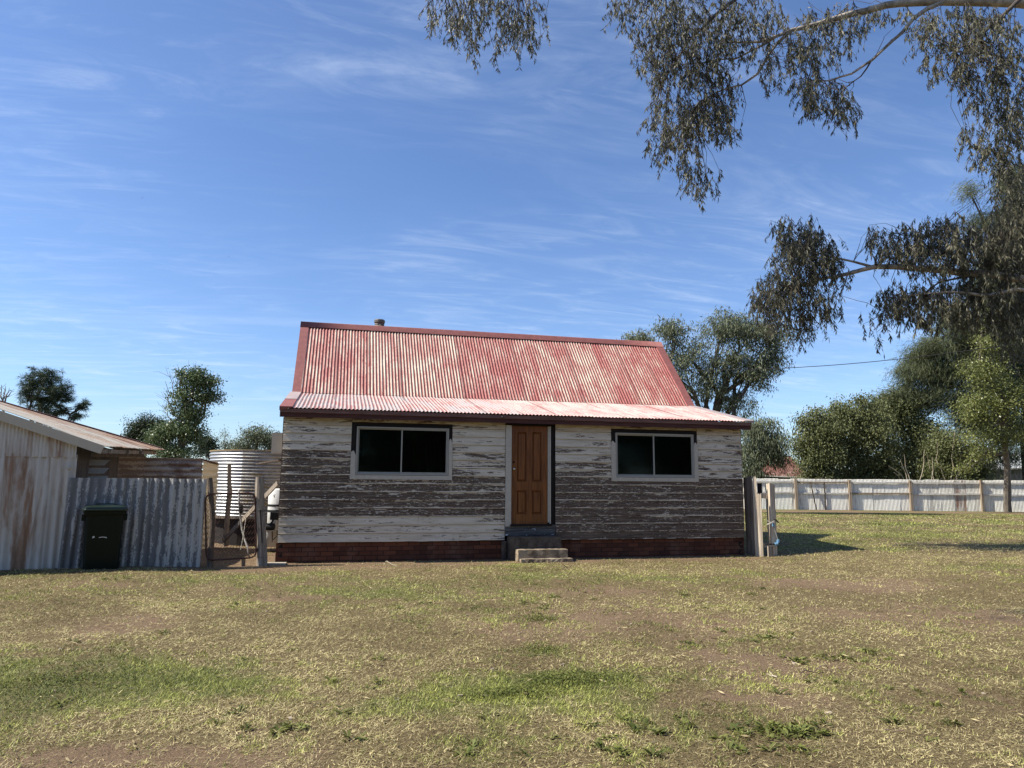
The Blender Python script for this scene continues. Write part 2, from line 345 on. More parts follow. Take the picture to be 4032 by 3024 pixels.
M['tin_tank_old'] = mat_tin('old_galvanised_tank', (0.40, 0.38, 0.345), (0.14, 0.135, 0.13), 0.49, rust=(0.46, 0.32, 0.12), rth=0.60, sc=(4, 4, 14), metal=0.25, rough=0.55, soft=0.03)
M['tin_far'] = mat_tin('white_weathered_tin', (0.92, 0.86, 0.76), (0.22, 0.20, 0.18), 0.585, rust=(0.26, 0.10, 0.05), rth=0.80, sc=(12, 12, 1.3), metal=0.05, rough=0.65, soft=0.06, crestw=0.2, amt=0.75)
M['rust_roof'] = mat_tin('rusty_roof_tin', (0.17, 0.070, 0.048), (0.07, 0.034, 0.028), 0.55, rust=(0.55, 0.45, 0.38), rth=0.66, sc=(1.2, 6, 6), metal=0.0, rough=0.8)
M['white_roof'] = mat_tin('pale_roof_tin', (0.55, 0.57, 0.55), (0.36, 0.38, 0.36), 0.6, sc=(1, 5, 5), metal=0.1, rough=0.6)
M['rust_pipe'] = mat_plain('rusty_pipe', (0.085, 0.042, 0.032), 0.8, 0.2, 0.4, 30)
M['bin'] = mat_plain('dark_green_plastic', (0.0040, 0.0085, 0.0055), 0.48, 0, 0.15, 8, 0.22)
M['bin_lid'] = mat_plain('dark_green_lid_plastic', (0.010, 0.020, 0.013), 0.33, 0, 0.15, 8, 0.5)
M['rubber'] = mat_plain('black_rubber', (0.012, 0.012, 0.012), 0.7)
M['white_plastic'] = mat_plain('white_plastic', (0.62, 0.62, 0.60), 0.45, 0, 0.08, 3, 0.5)
M['beige_metal'] = mat_plain('beige_painted_metal', (0.50, 0.45, 0.37), 0.5, 0, 0.1, 4)
M['pvc_grey'] = mat_plain('grey_plastic_pipe', (0.30, 0.29, 0.27), 0.5, 0, 0.2, 20)
M['blue'] = mat_plain('pale_blue_plastic_fitting', (0.13, 0.26, 0.40), 0.4, 0, 0.15, 20)
M['wire'] = mat_plain('pale_tie_wire', (0.60, 0.56, 0.48), 0.6)
M['brass'] = mat_plain('tarnished_brass', (0.10, 0.075, 0.05), 0.4, 0.6)
M['chrome'] = mat_plain('door_knob_metal', (0.62, 0.58, 0.50), 0.22, 0.95, 0.05)
M['cable'] = mat_plain('black_cable', (0.02, 0.02, 0.02), 0.6)
M['bark_dark'] = mat_wood('dark_bark', (0.040, 0.032, 0.026), (0.12, 0.098, 0.080), (14, 14, 2), 0.7)
M['bark_grey'] = mat_wood('grey_brown_bark', (0.10, 0.083, 0.067), (0.23, 0.195, 0.16), (14, 14, 2), 0.6)
M['bark_gum'] = mat_wood('pale_gum_bark', (0.20, 0.165, 0.125), (0.50, 0.44, 0.36), (3, 3, 3), 0.5)
M['bare'] = mat_plain('bare_grey_twigs', (0.22, 0.19, 0.165), 0.9)
M['dead_stem'] = mat_plain('dry_pale_stems', (0.42, 0.36, 0.27), 0.9)
M['fallen'] = mat_plain('fallen_twig_bark', (0.14, 0.10, 0.075), 0.9, 0, 0.4, 20)
M['pebble'] = mat_plain('pale_stone', (0.34, 0.28, 0.21), 0.9, 0, 0.3, 20)
M['leaf_gum'] = mat_leaf('gum_leaves', (0.030, 0.032, 0.018), (0.190, 0.178, 0.112), 0.24, 0.5, 0.28)
M['leaf_pepper'] = mat_leaf('soft_grey_green_leaves', (0.060, 0.076, 0.042), (0.215, 0.235, 0.145), 0.22)
M['leaf_bush'] = mat_leaf('olive_leaves', (0.050, 0.064, 0.024), (0.205, 0.215, 0.090), 0.22)
M['leaf_young'] = mat_leaf('yellow_green_glossy_leaves', (0.060, 0.078, 0.014), (0.260, 0.270, 0.090), 0.25, 0.4, 0.5)
M['leaf_needle'] = mat_leaf('casuarina_needles', (0.040, 0.052, 0.022), (0.150, 0.165, 0.080), 0.25)
M['leaf_pine'] = mat_leaf('pine_needles', (0.020, 0.034, 0.016), (0.085, 0.115, 0.058), 0.10)
M['leaf_dark'] = mat_leaf('dark_conifer_leaves', (0.016, 0.026, 0.010), (0.048, 0.066, 0.026), 0.10)
M['leaf_green'] = mat_leaf('fresh_green_leaves', (0.028, 0.054, 0.018), (0.175, 0.225, 0.095), 0.20, 0.45, 0.5)
def mat_brick():
    m = MT('red_brick'); r = m.oinfo('Random'); n = m.noise(scale=26, detail=6, rough=0.7); d = m.noise(scale=2.3, detail=4)
    c = m.mix(r, (0.070, 0.024, 0.014), (0.155, 0.056, 0.030)); c = m.mix(m.ma('MULTIPLY', m.rmp(n, 0.5, 0.75), 0.5), c, (0.075, 0.034, 0.024))
    c = m.mix(m.ma('MULTIPLY', m.rmp(d, 0.5, 0.7), 0.35), c, (0.22, 0.125, 0.085)); m.bump(n, 0.5, 0.006); return m.fin(c, 0.9)
M['brick'] = mat_brick(); M['mortar'] = mat_plain('dirty_mortar', (0.10, 0.058, 0.038), 0.95, 0, 0.4, 20)
def mat_door():
    m = MT('varnished_pine_door'); g = m.noise((26, 26, 1.6), 1.0, 6, 0.6, 0.9); k = m.noise((5, 5, 3), 1.0, 2, dist=1.0)
    c = m.mix(m.rmp(g, 0.3, 0.7), (0.105, 0.032, 0.009), (0.235, 0.082, 0.020)); c = m.mix(m.ma('MULTIPLY', m.rmp(k, 0.66, 0.74), 0.4), c, (0.14, 0.04, 0.010))
    m.bump(g, 0.1, 0.003); return m.fin(c, 0.38, 0, 0.5)
M['door'] = mat_door()
def mat_glass():
    m = MT('window_glass'); gl = m.n('ShaderNodeBsdfGlossy'); gl.inputs['Roughness'].default_value = 0.075; gl.inputs[0].default_value = (0.75, 0.95, 0.95, 1)
    tr = m.n('ShaderNodeBsdfTransparent'); tr.inputs[0].default_value = (0.30, 0.36, 0.34, 1)
    f = m.n('ShaderNodeFresnel'); f.inputs[0].default_value = 1.52; mx_ = m.n('ShaderNodeMixShader')
    m.t.links.new(f.outputs[0], mx_.inputs[0]); m.t.links.new(tr.outputs[0], mx_.inputs[1]); m.t.links.new(gl.outputs[0], mx_.inputs[2])
    m.t.links.new(mx_.outputs[0], m.out.inputs[0]); return m.m
M['glass'] = mat_glass()
def mat_ground():
    m = MT('red_soil_lawn'); gr = m.attr('green'); ba = m.attr('bare')
    n1 = m.noise(scale=1.3, detail=5); n2 = m.noise(scale=16, detail=7, rough=0.7); n3 = m.noise(scale=70, detail=5, rough=0.75)
    soil = m.mix(n1, (0.135, 0.086, 0.052), (0.225, 0.158, 0.102)); soil = m.mix(m.ma('MULTIPLY', m.rmp(n3, 0.45, 0.7), 0.6), soil, (0.36, 0.26, 0.155))
    thatch = m.mix(m.rmp(n3, 0.35, 0.68), (0.065, 0.046, 0.022), (0.29, 0.22, 0.115)); thatch = m.mix(m.ma('MULTIPLY', m.rmp(n2, 0.4, 0.65), 0.5), thatch, (0.155, 0.125, 0.058))
    green = m.mix(m.rmp(n3, 0.35, 0.7), (0.080, 0.085, 0.028), (0.24, 0.225, 0.085))
    c = m.mix(m.rmp(m.ma('ADD', gr, m.ma('MULTIPLY', m.ma('SUBTRACT', n2, 0.5), 0.7)), 0.35, 0.8), thatch, green)
    c = m.mix(m.rmp(m.ma('ADD', ba, m.ma('MULTIPLY', m.ma('SUBTRACT', n2, 0.5), 0.8)), 0.40, 0.75), c, soil)
    m.bump(m.ma('ADD', m.ma('MULTIPLY', n2, 1.0), n3), 0.8, 0.03); return m.fin(c, 0.95, 0, 0.15)
M['ground'] = mat_ground()
def mat_grass():
    m = MT('grass_blades'); t = m.attr('tint'); g = m.attr('green')
    dry = m.mix(t, (0.125, 0.085, 0.040), (0.82, 0.69, 0.38)); grn = m.mix(t, (0.050, 0.072, 0.016), (0.45, 0.475, 0.115))
    c = m.mix(g, dry, grn); m.fin(c, 0.6, 0, 0.25)
    tr = m.n('ShaderNodeBsdfTranslucent'); m.set(tr.inputs[0], c); mx_ = m.n('ShaderNodeMixShader'); mx_.inputs[0].default_value = 0.25
    m.t.links.new(m.b.outputs[0], mx_.inputs[1]); m.t.links.new(tr.outputs[0], mx_.inputs[2]); m.t.links.new(mx_.outputs[0], m.out.inputs[0]); return m.m
M['grass'] = mat_grass()

# ------------------------------------------------------------------ ground
def spot(x, y, u, v, rx, ry):
    p = gat(u, v); c, s_ = math.cos(YAW), math.sin(YAW); dx = x-p[0]; dy = y-p[1]
    a = dx*c-dy*s_; b = dx*s_+dy*c
    return np.exp(-((a/rx)**2+(b/ry)**2))
GSPOTS = [(200, 2660, 1.5, 0.9, 1.15), (700, 2700, 1.0, .5, .45), (2100, 2450, .5, .5, .6), (2230, 2680, .42, .25, 1.1), (1990, 2740, .45, .22, .9), (2130, 2560, .3, .3, .5), (2400, 2280, 1.6, .7, .45),
          (1500, 2330, 2.0, .6, .3), (3600, 2110, 6, 2.5, .45), (1900, 2700, .4, .3, .5), (1500, 2780, .7, .3, .35), (2950, 2480, .8, .5, .3), (3400, 2560, .6, .3, .25), (3100, 2160, 2, 1.5, .4), (2500, 2700, .4, .3, .35)]
BSPOTS = [(2600, 2440, 1.9, .8, .55), (3350, 2300, 1.8, .9, .75), (3700, 2420, 1.2, .7, .55), (2450, 2330, .9, .4, .3), (750, 2990, .9, .16, .75), (350, 2960, .5, .2, .45), (500, 2450, .9, .6, .35), (3900, 2760, .6, .7, .5),
          (2900, 2620, .7, .5, .35), (1250, 2900, .5, .2, .5), (3300, 2080, .9, 1.0, .45), (1300, 2350, 2.2, .5, .25), (2900, 2760, .8, .35, .35)]
def greenf(x, y):
    g = 0.30+1.1*(NA.f(x*0.55+3, y*0.55, 4)-0.5)+0.55*(NB.f(x*2.4, y*2.4, 3)-0.5)
    br_ = 0.25+1.5*NC.f(x*1.9+5, y*1.9, 4)
    for u, v, rx, ry, a in GSPOTS: g = g+.72*a*spot(x, y, u, v, rx, ry)*br_
    g = g+0.28*ss((y-2)/8)*ss((x-6)/3)
    return np.clip(g, 0, 1.3)
def baref(x, y):
    b = 0.27+1.0*(NC.f(x*0.7, y*0.7+9, 4)-0.5)+0.5*(NA.f(x*3.1, y*3.1, 3)-0.5)
    br_ = 0.2+1.6*NB.f(x*1.7+2, y*1.7, 4)
    for u, v, rx, ry, a in BSPOTS: b = b+a*spot(x, y, u, v, rx*1.1, ry*1.1)*br_
    b = b+0.8*np.exp(-((y+0.35)/0.62)**2)*(x > -7.5)*(x < 5.6)*np.where(x < 1.5, 1, 0.55)+0.9*ss((y+0.35)/0.3)*(x < 5.4)*(y < 14)*(x > -14)
    b = b+0.9*np.exp(-(((x+5.1)/1.2)**2+((y+.5)/.5)**2))
    b = b+0.45*np.exp(-(((y-(24.6-0.22*x+0.2))/1.0)**2))*(x > 10)
    return np.clip(b, 0, 1.2)
def axis(a, b, st, far, k=1.22):
    xs = list(np.arange(a, b, st)); s_ = st; x = b
    while x < far: xs.append(x); s_ *= k; x += s_
    xs.append(far); s_ = st; x = a
    while x > -far: s_ *= k; x -= s_; xs.insert(0, x)
    return np.array(xs)
gx = axis(-12, 22, 0.16, 2500); gy = axis(-12, 24, 0.16, 2500)
X, Y = np.meshgrid(gx, gy, indexing='ij'); Z = G(X, Y)
I = np.arange(X.size).reshape(X.shape)
F = np.stack([I[:-1, :-1], I[1:, :-1], I[1:, 1:], I[:-1, 1:]], -1).reshape(-1, 4)
xf, yf = X.ravel(), Y.ravel()
go = obj('ground', np.stack([xf, yf, Z.ravel()], -1), F, M['ground'], None, {'green': greenf(xf, yf), 'bare': baref(xf, yf)}, True)
tag(go, 'dry patchy lawn over red brown soil', kind='structure')

def inside_house(x, y):
    return ((x > -4.75) & (x < 5.5) & (y > 0.0) & (y < 6.5)) | ((x < -5.9) & (y > -0.55))
def grass_blades():
    Vs = []; Fs = []; T = []; Gn = []; n0 = 0
    # near to far: blades get fewer and broader with distance
    for d0, d1, dens, ln, wd in ((3.2, 6.0, 6400, 0.032, 0.0050), (6.0, 9.5, 3500, 0.033, 0.0070), (9.5, 15.5, 1500, 0.034, 0.0095), (15.5, 24, 420, 0.048, 0.016), (24, 37, 150, 0.055, 0.028)):
        EX = 2.6; N = int((0.78*(d1*d1-d0*d0)+2*EX*(d1-d0))*dens*1.02); d = RNG.uniform(d0, d1, int(N*1.9)); d = d[RNG.random(len(d)) < (0.78*d+EX)/(0.78*d1+EX)][:N]; N = len(d)
        a = RNG.uniform(-1, 1, N)*(0.78*d+EX)/d
        hx = np.array([math.cos(YAW), -math.sin(YAW)]); hf = np.array([math.sin(YAW), math.cos(YAW)])
        x = CAM[0]+d*hf[0]+a*d*hx[0]; y = CAM[1]+d*hf[1]+a*d*hx[1]
        g = greenf(x, y); b = baref(x, y); cl = NB.f(x*7, y*7, 2)
        keep = (RNG.random(N) < np.clip(1.15-0.85*b+1.3*(cl-0.5), 0.20, 1)) & ~inside_house(x, y) & ~((x > 8) & (y > 25-0.22*x))
        x, y, g, b, cl = x[keep], y[keep], g[keep], b[keep], cl[keep]; N = len(x)
        cl2 = NC.f(x*13, y*13, 3); isg = (g+0.55*(RNG.random(N)-0.5)+1.3*(cl-0.5)+1.2*(cl2-0.5)) > 0.55
        L = ln*RNG.uniform(0.55, 1.5, N)*np.where(isg, 1.0+0.35*np.clip(g-0.6, 0, 1), 1.0); W_ = wd*RNG.uniform(0.7, 1.4, N)*np.where(isg, 1.0, 0.75)
        th = RNG.uniform(0, 2*np.pi, N); el = np.where(isg, RNG.uniform(0.1, 1.0, N), RNG.uniform(0.0, 0.55, N))
        D = np.stack([np.cos(th)*np.cos(el), np.sin(th)*np.cos(el), np.sin(el)], -1); S_ = np.stack([-np.sin(th), np.cos(th), RNG.uniform(-.5, .5, N)], -1)
        B = np.stack([x, y, G(x, y)+np.where(isg, 0.0, RNG.uniform(0, 0.014, N))], -1)
        V = np.stack([B-S_*W_[:, None]/2, B+S_*W_[:, None]/2, B+D*L[:, None]], 1)
        pt = NC.f(x*1.1+40, y*1.1, 4); t = np.clip(RNG.beta(1.1, 1.7, N)+0.45*(cl-0.5)+1.0*(pt-0.5)-0.25*np.clip(b-.45, 0, 1), 0, 1)
        Vs.append(V.reshape(-1, 3)); Fs.append(np.arange(3*N).reshape(-1, 3)+n0); n0 += 3*N
        T.append(np.repeat(t, 3)); Gn.append(np.repeat(np.where(isg, np.clip(0.55+0.25*g+0.35*RNG.random(N), 0, 1), RNG.uniform(0, 0.30, N)), 3))
    o = obj('grass', np.concatenate(Vs), np.concatenate(Fs), M['grass'], None, {'tint': np.concatenate(T), 'green': np.concatenate(Gn)})
    tag(o, 'short dry and green grass blades across the lawn', 'grass', kind='stuff')
grass_blades()
def weeds():
    """broad flat leaved rosettes and clover patches"""
    V = []; F = []; T = []; Gn = []
    def leaf(b, th, el, L, W_, t):
        D = np.array([math.cos(th)*math.cos(el), math.sin(th)*math.cos(el), math.sin(el)]); S_ = np.array([-math.sin(th), math.cos(th), 0])
        n = len(V); V.extend([b, b+D*L*.5+S_*W_/2+[0, 0, .004], b+D*L-[0, 0, L*.12], b+D*L*.5-S_*W_/2+[0, 0, .004]]); F.append((n, n+1, n+2, n+3)); T.extend([t]*4); Gn.extend([random.uniform(.8, 1)]*4)
    spots = []
    for cu, cv, ru, rv, n in ((3100, 2885, 210, 35, 34), (3010, 2950, 180, 30, 8), (2950, 2500, 320, 50, 12), (3250, 2590, 250, 40, 14), (2600, 2850, 500, 90, 12), (1000, 2800, 900, 150, 14), (3500, 2800, 400, 150, 10),
                             (2100, 2350, 1200, 60, 24), (700, 2560, 500, 100, 6), (1170, 2870, 60, 12, 6), (2300, 2960, 400, 50, 10), (2080, 2380, 120, 30, 4), (440, 2280, 60, 10, 3), (760, 2290, 30, 10, 2)):
        for _ in range(n): spots.append((random.gauss(cu, ru*.5), random.gauss(cv, rv*.5)))
    for u, v in spots:
        p = gat(u, max(v, 2240)); k = random.uniform(0.7, 1.25); t0 = random.uniform(.1, .6)
        for j in range(random.randint(9, 16)):
            q = p+np.array([random.gauss(0, .02), random.gauss(0, .02), 0.004]); leaf(q, random.uniform(0, 6.3), random.uniform(.1, .8), random.uniform(.04, .085)*k, random.uniform(.012, .022)*k, min(1, max(0, t0+random.uniform(-.2, .2))))
    for u, v, rx, ry, n in ((2250, 2680, .45, .22, 1500), (2010, 2735, .36, .14, 800), (2110, 2440, .30, .22, 500), (280, 2680, .6, .3, 700), (2130, 2560, .2, .2, 260)):
        p = gat(u, v)
        for _ in range(n):
            q = p+np.array([random.gauss(0, rx*.5), random.gauss(0, ry*.5), 0]); q[2] = G(q[0], q[1])+random.uniform(.006, .028)
            leaf(q, random.uniform(0, 6.3), random.uniform(-.2, .7), random.uniform(.016, .034), random.uniform(.010, .017), random.uniform(.0, .65))
    o = obj('weeds', np.array(V), np.array(F), M['grass'], None, {'tint': np.array(T)*.5, 'green': Gn}); tag(o, 'broad leaved weeds and clover patches dotted over the lawn', 'weeds', kind='stuff')
weeds()

# ------------------------------------------------------------------ the cottage
WL, WR = -4.561, 5.342
house = thing('weatherboard_cottage', 'old cottage with peeling weatherboards and faded red corrugated roof', 'house', (0.4, 3.0, 0.0))
ZB, ZT = 0.383, 2.80
# openings: x0, x1, z0, z1
WIN = [(-3.165, -1.320, 1.684, 2.640), (2.313, 4.158, 1.690, 2.645)]
OPEN = [(-3.262, -1.248, 1.600, 2.722), (2.215, 4.250, 1.606, 2.727), (-0.128, 0.955, 0.0, 3.0)]
# the shell: side walls, back wall, main wall under the high roof (lapped boards joined, out of sight from the front)
sh = MB()
def gable(x0, x1):
    P = [(0.03, 0), (0.03, 2.82), (2.45, 3.45), (4.37, 5.50), (6.29, 3.45), (6.29, 0)]
    V = [(x, y, z) for x in (x0, x1) for y, z in P]; n = len(P)
    return V, [tuple(range(n)), tuple(range(n, 2*n))[::-1]]+[(i, n+i, n+(i+1) % n, (i+1) % n) for i in range(n)]
gv, gf = gable(WL+0.02, WL+0.10); sh.add(gv, gf); gv, gf = gable(WR-0.10, WR-0.02); sh.add(gv, gf)
sh.box((WL+.1, 6.2, 0), (WR-.1, 6.29, 3.45))
a0, b0 = WL+.1, WR-.1
for x0, x1, z0, z1 in ((a0, OPEN[0][0], .0, 2.82), (OPEN[0][0], OPEN[0][1], 0, OPEN[0][2]), (OPEN[0][0], OPEN[0][1], OPEN[0][3], 2.82), (OPEN[0][1], -.128, 0, 2.82), (-.128, .955, 2.74, 2.82), (.955, OPEN[1][0], 0, 2.82),
                       (OPEN[1][0], OPEN[1][1], 0, OPEN[1][2]), (OPEN[1][0], OPEN[1][1], OPEN[1][3], 2.82), (OPEN[1][1], b0, 0, 2.82)):
    sh.box((x0, .035, z0), (x1, .11, z1))
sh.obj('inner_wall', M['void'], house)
fl = MB(); fl.box((a0, .12, .60), (b0, 6.19, .66)); fl.box((a0, 2.6, .67), (b0, 2.66, 3.3)); fl.box((a0, .12, 2.83), (b0, 2.6, 2.88)); fl.obj('floor', M['void'], house)
sd = MB()
for x, s_ in ((WL, -1), (WR, 1)):
    z = ZB
    while z < 5.3:
        y0 = 0.0 if z < 2.75 else (2.45-1.0+max(0, (z-3.35)/1.07)+1.0 if z > 3.35 else (z-2.7)/.6*2.4)
        y1 = 6.29 if z < 3.35 else 6.29-(z-3.35)/1.07
        if y1 > y0+.2:
            sd.add([(x+s_*.008, y0, z), (x+s_*.008, y1, z), (x-s_*.012, y1, z+.16), (x-s_*.012, y0, z+.16), (x-s_*.02, y0, z), (x-s_*.02, y1, z)], [(0, 1, 2, 3), (0, 4, 5, 1)])
        z += .16
o = obj('side_boards', sd.V, sd.F, M['boards'], house, {'s': [0.5]*len(sd.V), 't': [.1, .1, .9, .9, .1, .1]*(len(sd.V)//6)}, color=(.75, .75, .1, 1)); o['kind'] = 'stuff'
# front weatherboards, one object a board
NR = 15; PZ = PZ0 = (ZT-ZB)/NR
def board_mesh(L, seed, HZ=None):
    PZ = HZ or PZ0
    r = np.random.default_rng(seed); n = max(3, int(L/0.11)); xs = np.linspace(0, L, n+1)
    prof = [(0.004, 0.030, 0.0), (-0.020, 0.001, 0.0), (-0.0235, 0.007, 0.05), (-0.021, 0.020, 0.12), (-0.010, PZ*0.80, 0.80), (-0.0045, PZ*0.86, 0.87), (-0.0045, PZ+0.004, 1.0)]
    ev = r.normal(0, 0.0015, n+1); ev2 = np.where(r.random(n+1) < 0.10, r.uniform(0, 0.008, n+1), 0)
    bow = 0.003*np.sin(xs*r.uniform(.4, 1.2)+r.uniform(0, 6))
    V = []; S = []; T = []
    for i, x in enumerate(xs):
        for j, (y, z, t) in enumerate(prof):
            V.append((x, y+bow[i]*.5, z+(ev[i]+ev2[i] if j in (1, 2) else 0)+bow[i])); S.append(x/L); T.append(t)
    k = len(prof); F = [(i*k+j, (i+1)*k+j, (i+1)*k+j+1, i*k+j+1) for i in range(n) for j in range(k-1)]
    F += [tuple(range(k))[::-1], tuple(n*k+j for j in range(k))]
    return mesh_np('weatherboard', V, F, M['boards'], {'s': S, 't': T})
#  peel amounts, bottom row first: (left end, right end) on the left half, then the right half
PL = [(.28, .30), (.30, .40), (.22, .35), (1.08, .98), (1.15, .85), (1.12, .98), (1.1, .85), (1.15, .85), (1.15, .42), (1.05, .45), (.95, .45), (.42, .28), (.18, .15), (.40, .20), (.45, .42)]
PR = [(1.25, 1.25), (1.1, 1.15), (1.12, 1.05), (1.08, 1.02), (1.1, 1.05), (1.0, 1.1), (1.1, .95), (1.0, 1.0), (.62, .48), (.66, .45), (.26, .45), (.22, .42), (.22, .50), (.30, .48), (.36, .42)]
seed = 0
for i in range(NR):
    z = ZB+i*PZ; segs = []
    for side, (x0, x1) in enumerate(((WL, -0.130), (0.957, WR))):
        parts = [(x0, x1)]
        for ox0, ox1, oz0, oz1 in OPEN[:2]:
            new = []
            for a, b in parts:
                if z > oz0-.02 and z < oz1-.02 and ox0 < b and ox1 > a: new += [(a, ox0-.002), (ox1+.002, b)]
                else: new.append((a, b))
            parts = new
        jn = {0: (-3.43+0.0, -2.02, -0.95), 1: (1.9, 3.6, 4.35)}[side]; full = []
        for a, b in parts:
            cuts = [c+0.12*((i*7) % 5-2)/2 for c in jn if (i+int(c*10)) % 3 == 0 and a+.5 < c < b-.5 and b-a > 2.2]
            ps = [a]+sorted(cuts)+[b]; full += [(ps[q], ps[q+1]) for q in range(len(ps)-1)]
        P = (PL, PR)[side][i]
        for a, b in full:
            seed += 1; pa = P[0]+(P[1]-P[0])*(a-x0)/(x1-x0); pb = P[0]+(P[1]-P[0])*(b-x0)/(x1-x0); jr = random.uniform(-.05, .05)
            put('weatherboard', board_mesh(b-a-.003, seed), house, np.array([a, 0.0, z])-np.array(house.location), (max(0, pa+jr), max(0, pb+jr), .55 if i == NR-1 else .06, 1))
for ox0, ox1, oz0, oz1 in OPEN[:2]:
    seed += 1; put('weatherboard', board_mesh(ox1-ox0, seed, ZT-oz1), house, np.array([ox0, 0.0, oz1])-np.array(house.location), (.5, .4, .7, 1))
# brick base
mb = MB(); mb.box((WL-.03, 0.040, -.25), (WR+.02, 0.20, ZB-.006)); base = mb.obj('brick_base', M['mortar'], house)
bm_ = []
for k in range(6):
    b = MB(); b.box((0, 0, 0), (.229, .10, .076), 0.0022); bm_.append(mesh_np('brick', b.V, b.F, M['brick']))
hb = MB(); hb.box((0, 0, 0), (.108, .10, .076), 0.002); halfb = mesh_np('brick', hb.V, hb.F, M['brick'])
o_ = np.array(house.location)
for row in range(6):
    z = -.135+row*.0865; x = WL-.03+(0 if row % 2 == 0 else .12)
    if z+.076 > ZB+.01: break
    if row % 2: put('brick', halfb, base, np.array([WL-.03, .030, z])-o_)
    while x+.229 < WR+.03:
        if not (0.0 < x and x+.23 < 0.9): put('brick', bm_[random.randrange(6)], base, np.array([x, .028+random.uniform(-.002, .003), z])-o_)
        x += .2395
    if WR+.03-x > .10: put('brick', halfb, base, np.array([WR+.02-.108, .030, z])-o_)
# rim timber under the lowest board
# corner stops
for xa, xb in ((WL-.012, WL-.001), (WR+.001, WR+.012)): MB().box((xa, -.004, ZB), (xb, .05, ZT-.02), .002).obj('corner_trim', M['wood_dark'], house)
# fascia
b = MB(); b.box((-4.63, -.190, 2.868), (5.515, -.168, 2.938), .002); b.obj('fascia_board', M['fascia'], house)
b = MB(); b.box((-4.60, -.164, 2.775), (5.48, -.140, 2.880), .002); b.obj('fascia_board', M['fascia_dark'], house)
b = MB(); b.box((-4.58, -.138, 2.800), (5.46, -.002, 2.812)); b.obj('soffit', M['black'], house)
b = MB()
b.add([(-4.63, -.166, 2.775), (-4.63, 2.5, 3.385), (-4.63, 2.5, 3.475), (-4.63, -.166, 2.87), (-4.605, -.166, 2.775), (-4.605, 2.5, 3.385), (-4.605, 2.5, 3.475), (-4.605, -.166, 2.87)], [(0, 1, 2, 3), (7, 6, 5, 4), (0, 4, 5, 1), (3, 2, 6, 7), (0, 3, 7, 4), (1, 5, 6, 2)])
b.obj('barge_board', M['fascia_dark'], house)
b = MB()
b.add([(5.485, -.166, 2.775), (5.485, 2.5, 3.385), (5.485, 2.5, 3.475), (5.485, -.166, 2.87), (5.51, -.166, 2.775), (5.51, 2.5, 3.385), (5.51, 2.5, 3.475), (5.51, -.166, 2.87)], [(0, 1, 2, 3), (7, 6, 5, 4), (0, 4, 5, 1), (3, 2, 6, 7), (0, 3, 7, 4), (1, 5, 6, 2)])
b.obj('barge_board', M['fascia_dark'], house)
# roof: eave (y -.20, z 2.951), knee (2.45, 3.555), ridge (4.37, 5.615)
E_, K_, R_ = np.array([0, -.215, 2.948]), np.array([0, 2.47, 3.560]), np.array([0, 4.37, 5.590])
def roofrun(p, q, x0, x1, mat, name, sheetw, ph, up=0.0):
    d = q-p; L = np.linalg.norm(d); d = d/L; nrm = np.cross((1, 0, 0), d); x = x0; k = 0
    while x < x1-.05:
        w_ = min(sheetw, x1-x); bias = random.uniform(0.2, 0.8); mt = 0.0
        if name == 'low_roof_sheet': bias = 0.62 if x < 0.2 else 0.50; mt = 0.55 if x < -0.2 else (0.12 if x < 3 else .0)
        if name == 'low_roof_sheet' and x > 2.5: bias = 0.34
        o3 = np.array([x, p[1], p[2]])+nrm*(0.010+0.0022*(k % 2))
        sheet(name, mat, house, o3, (1, 0, 0), d, nrm, w_+.035, L+random.uniform(-.004, .012)+up, 0.0765, 0.0105, 8, 8, 0.0016, jag0=.004, phase=2*math.pi*((x-x0)/.0765), seed=k+ph, color=(bias, 0.5, mt, 1)); x += sheetw; k += 1
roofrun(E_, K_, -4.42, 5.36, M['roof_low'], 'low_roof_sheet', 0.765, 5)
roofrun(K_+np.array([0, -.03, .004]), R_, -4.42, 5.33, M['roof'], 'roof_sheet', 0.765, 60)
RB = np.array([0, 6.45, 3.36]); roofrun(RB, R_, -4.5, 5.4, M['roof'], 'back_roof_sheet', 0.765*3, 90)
def flashing(p, q, x0, x1, th, mat, name='barge_flashing'):
    d = (q-p)/np.linalg.norm(q-p); nrm = np.cross((1, 0, 0), d); b = MB(); V = []
    for e in (p, q):
        for x, h in ((x0, -th), (x0, .030), (x1, .030), (x1, 0.012)): V.append(np.array([x, e[1], e[2]])+nrm*h)
    b.add(V, [(0, 1, 5, 4), (1, 2, 6, 5), (2, 3, 7, 6), (0, 4, 7, 3), (0, 3, 2, 1), (4, 5, 6, 7)]); return b.obj(name, mat, house)
KU = K_+np.array([0, -.01, .0])
flashing(KU, R_, -4.605, -4.40, .06, M['flash']); flashing(KU, R_, 5.525, 5.31, .06, M['flash'])
mid = E_*.55+K_*.45
flashing(E_+np.array([0, 0, .0]), mid, -4.64, -4.40, .05, M['flash']); flashing(mid+np.array([0, -.02, .004]), K_, -4.64, -4.40, .05, M['flash_grey'])
flashing(E_, K_, 5.56, 5.34, .02, M['flash_grey'])
# ridge capping: a rolled cap with two wings
b = MB(); V = []; prof = [(-.15, -.138), (-.143, -.120), (-.035, -.006), (-.022, .022), (0, .034), (.022, .022), (.035, -.006), (.15, -.138)]
for x in np.linspace(-4.61, 5.53, 9):
    for y, z in prof: V.append((x, 4.37+y, 5.625+z+random.uniform(-.003, .003)))
k = len(prof); b.add(V, [(i*k+j, (i+1)*k+j, (i+1)*k+j+1, i*k+j+1) for i in range(8) for j in range(k-1)]+[tuple(range(k))[::-1], tuple(8*k+j for j in range(k))]); b.obj('ridge_cap', M['flash'], house, True)
